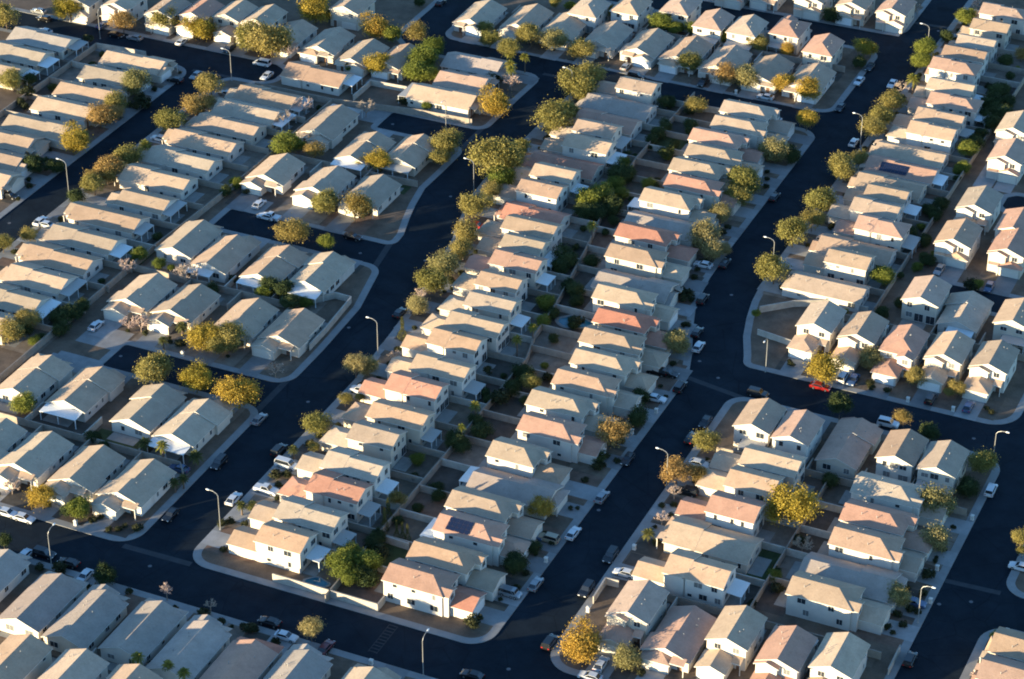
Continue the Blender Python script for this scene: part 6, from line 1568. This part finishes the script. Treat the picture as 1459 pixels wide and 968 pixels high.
def car(kind, colr, axis, u, v):
    C_ = CARP[kind]; x, y = P(v, u); rnd = random.Random(int(u*7+v*3))
    onb = inside(v, u)
    root = bpy.data.objects.new(CN[kind], None); COL.objects.link(root); root.location = (x, y, PZ+.012 if onb else .003)
    root.rotation_euler = (0, 0, (0 if axis == 'u' else math.pi/2)+(math.pi if rnd.random() < .5 else 0)+rnd.uniform(-.03, .03))
    if colr not in C_['paint']: C_['paint'][colr] = C_['body'].mesh('body', CARM[colr])
    put('body', C_['paint'][colr], root); put('window', C_['glass'], root)
    for sx in (-1, 1):
        for yy in (-C_['L']*.3, C_['L']*.3):
            o = put('wheel', C_['wheel'], root, (sx*(C_['W']/2-.1), yy, .33)); put('rim', C_['rim'], o)
        put('headlight', C_['hl'], root, (sx*C_['W']*.34, C_['L']/2-.02, .72)); put('tail_light', C_['tl'], root, (sx*C_['W']*.36, -C_['L']/2, .82))
    h = nearest(v, u); where = 'in driveway of' if onb and relation(h, v, u) == 'in front of' else ('parked beside' if relation(h, v, u) == 'beside' else ('at kerb by'))
    pend.append((root, '%s %s %s the %s' % (colr, CD[kind], where, h['ref']), 'car' if kind in ('sedan', 'suv') else CD[kind], 'cars parked in the neighbourhood', 1., v, u))
for c in CARS: car(*c)

# ------------------------------------------------------------------ lamps, mailboxes, manholes, pools
def lamp_meshes():
    a = MB(); a.tube([(0, 0, 0), (0, 0, 4.5), (0, 0, 8.6)], [.11, .09, .07], 8); a.tube([(0, 0, 0), (0, 0, .18)], [.22, .22], 8)
    b = MB(); b.tube([(0, 0, 8.5), (0, .35, 9.05), (0, 1.1, 9.4), (0, 2.1, 9.5)], [.07, .065, .055, .05], 6)
    c = MB(); c.loft([[(-.1, 2.0, 9.44), (.1, 2.0, 9.44), (.1, 2.0, 9.56), (-.1, 2.0, 9.56)], [(-.19, 2.35, 9.42), (.19, 2.35, 9.42), (.17, 2.35, 9.62), (-.17, 2.35, 9.62)], [(-.12, 2.8, 9.46), (.12, 2.8, 9.46), (.1, 2.8, 9.56), (-.1, 2.8, 9.56)]])
    return a.mesh('pole', M['pole']), b.mesh('arm', M['pole']), c.mesh('lamp_head', M['lens'])
LM = lamp_meshes()
for u, v, d in LAMPS:
    x, y = P(v, u); root = bpy.data.objects.new('street_lamp', None); COL.objects.link(root); root.location = (x, y, PZ if inside(v, u) else 0.); root.rotation_euler = (0, 0, ROT[d])
    put('pole', LM[0], root); a = put('arm', LM[1], root); put('lamp_head', LM[2], a)
    h = nearest(v, u); pend.append((root, 'grey curved-arm street lamp by the %s' % h['ref'], 'street lamp', 'street lamps', 1., v, u))
mp = MB(); mp.box(-.32, .32, -.28, .28, 0, 1.05); mp.box(-.38, .38, -.34, .34, 0, .12); MPm = mp.mesh('pedestal', M['post'])
mp = MB(); mp.loft([[(-.4, -.36, 1.05), (.4, -.36, 1.05), (.4, .36, 1.05), (-.4, .36, 1.05)], [(-.4, -.36, 1.16), (.4, -.36, 1.16), (.4, .36, 1.16), (-.4, .36, 1.16)], [(-.1, -.1, 1.3), (.1, -.1, 1.3), (.1, .1, 1.3), (-.1, .1, 1.3)]]); MCm = mp.mesh('cap', M['post'])
mp = MB(); mp.box(-.2, .2, -.33, -.28, .5, .9); MDm = mp.mesh('door', M['cap'])
for u, v in MAIL:
    x, y = P(v, u); root = bpy.data.objects.new('mailbox_pillar', None); COL.objects.link(root); root.location = (x, y, PZ); put('pedestal', MPm, root); put('cap', MCm, root); put('door', MDm, root)
    h = nearest(v, u); pend.append((root, 'pale stucco mailbox pillar by the %s' % h['ref'], 'mailbox', 'mailbox pillars', 1., v, u))
mp = MB(); mp.tube([(0, 0, 0), (0, 0, .012)], [.42, .42], 16); HM = mp.mesh('manhole_cover', M['iron'])
for u, v in HOLES:
    x, y = P(v, u); o = put('manhole_cover', HM, None, (x, y, .001)); h = nearest(v, u)
    pend.append((o, 'round manhole cover in the road by the %s' % h['ref'], 'manhole cover', 'manhole covers', 1., v, u))
for (u, v, ru, rv, lab) in POOLS:
    x, y = P(v, u); root = bpy.data.objects.new('swimming_pool', None); COL.objects.link(root); root.location = (x, y, PZ)
    ring = lambda k, z: [(math.cos(a)*rv*k*(1+.18*math.sin(2*a+.5)), math.sin(a)*ru*k*(1+.15*math.cos(3*a)), z) for a in [2*math.pi*i/36 for i in range(36)]]
    b = MB(); b.loft([ring(1.22, .0), ring(1.22, .09), ring(1., .09), ring(1., .02)], 0, False); build(b, 'rim', M['patio'], root)
    b = MB(); b.face(ring(1.0, .045)); build(b, 'water', M['water'], root); tag(root, lab, 'pool', 'backyard pools')

# ------------------------------------------------------------------ a label of its own for each thing
by = {}
for p in pend: by.setdefault(p[1], []).append(p)
for base, ps in by.items():
    if len(ps) == 1: tag(ps[0][0], base, ps[0][2], ps[0][3]); continue
    ps.sort(key=lambda p: (p[5]*math.cos(AZ)-p[6]*math.sin(AZ)))       # left to right as seen
    sizes = sorted(p[4] for p in ps)
    for i, p in enumerate(ps):
        if len(ps) == 2 and sizes[1] > sizes[0]*1.12: pre = 'larger ' if p[4] == sizes[1] else 'smaller '
        elif len(ps) == 2: pre = 'left-hand ' if i == 0 else 'right-hand '
        elif i == 0: pre = 'leftmost '
        elif i == len(ps)-1: pre = 'rightmost '
        elif len(ps) == 3: pre = 'middle '
        else: pre = ORD[i+1]+'-from-left '
        tag(p[0], pre+base, p[2], p[3])

# ------------------------------------------------------------------ light and camera
EL, SA = math.radians(SUN_EL), math.radians(SUN_AZ)      # SA: the light travels towards +y, turned this far to +x
d = Vector((math.sin(SA)*math.cos(EL), math.cos(SA)*math.cos(EL), -math.sin(EL)))
sun = bpy.data.lights.new('sun', 'SUN'); sun.energy = SUN_E; sun.angle = math.radians(.5); sun.color = SUN_C
so = bpy.data.objects.new('sun', sun); COL.objects.link(so); so.rotation_euler = d.to_track_quat('-Z', 'Y').to_euler(); so.location = (-200, -300, 200)
w = bpy.data.worlds.new('World'); S.world = w; w.use_nodes = True; nt = w.node_tree
sk = nt.nodes.new('ShaderNodeTexSky'); sk.sky_type = 'NISHITA'; sk.sun_disc = False; sk.sun_elevation = EL; sk.sun_rotation = math.pi+SA
sk.air_density = 1.0; sk.dust_density = .1; sk.ozone_density = 3.5
bg = nt.nodes['Background']; nt.links.new(sk.outputs[0], bg.inputs[0]); bg.inputs[1].default_value = SKY_S
cam = bpy.data.cameras.new('camera'); co = bpy.data.objects.new('camera', cam); COL.objects.link(co); S.camera = co
cam.sensor_width = 36; cam.lens = 36*3588/1459; cam.clip_start = 1; cam.clip_end = 20000
co.location = (OX, OY, HCAM); co.rotation_euler = (math.radians(90-31.9), 0, AZ)
S.view_settings.view_transform = 'Standard'; S.view_settings.look = 'None'; S.view_settings.gamma = 1; S.view_settings.use_curve_mapping = False
S.view_settings.exposure = EXPO
S.cycles.max_bounces = 6; S.cycles.diffuse_bounces = 3; S.cycles.transparent_max_bounces = 4
S.render.filter_size = 1.9 if hasattr(S.render, 'filter_size') else 1.5
S.cycles.filter_width = FILT
S.cycles.use_denoising = True
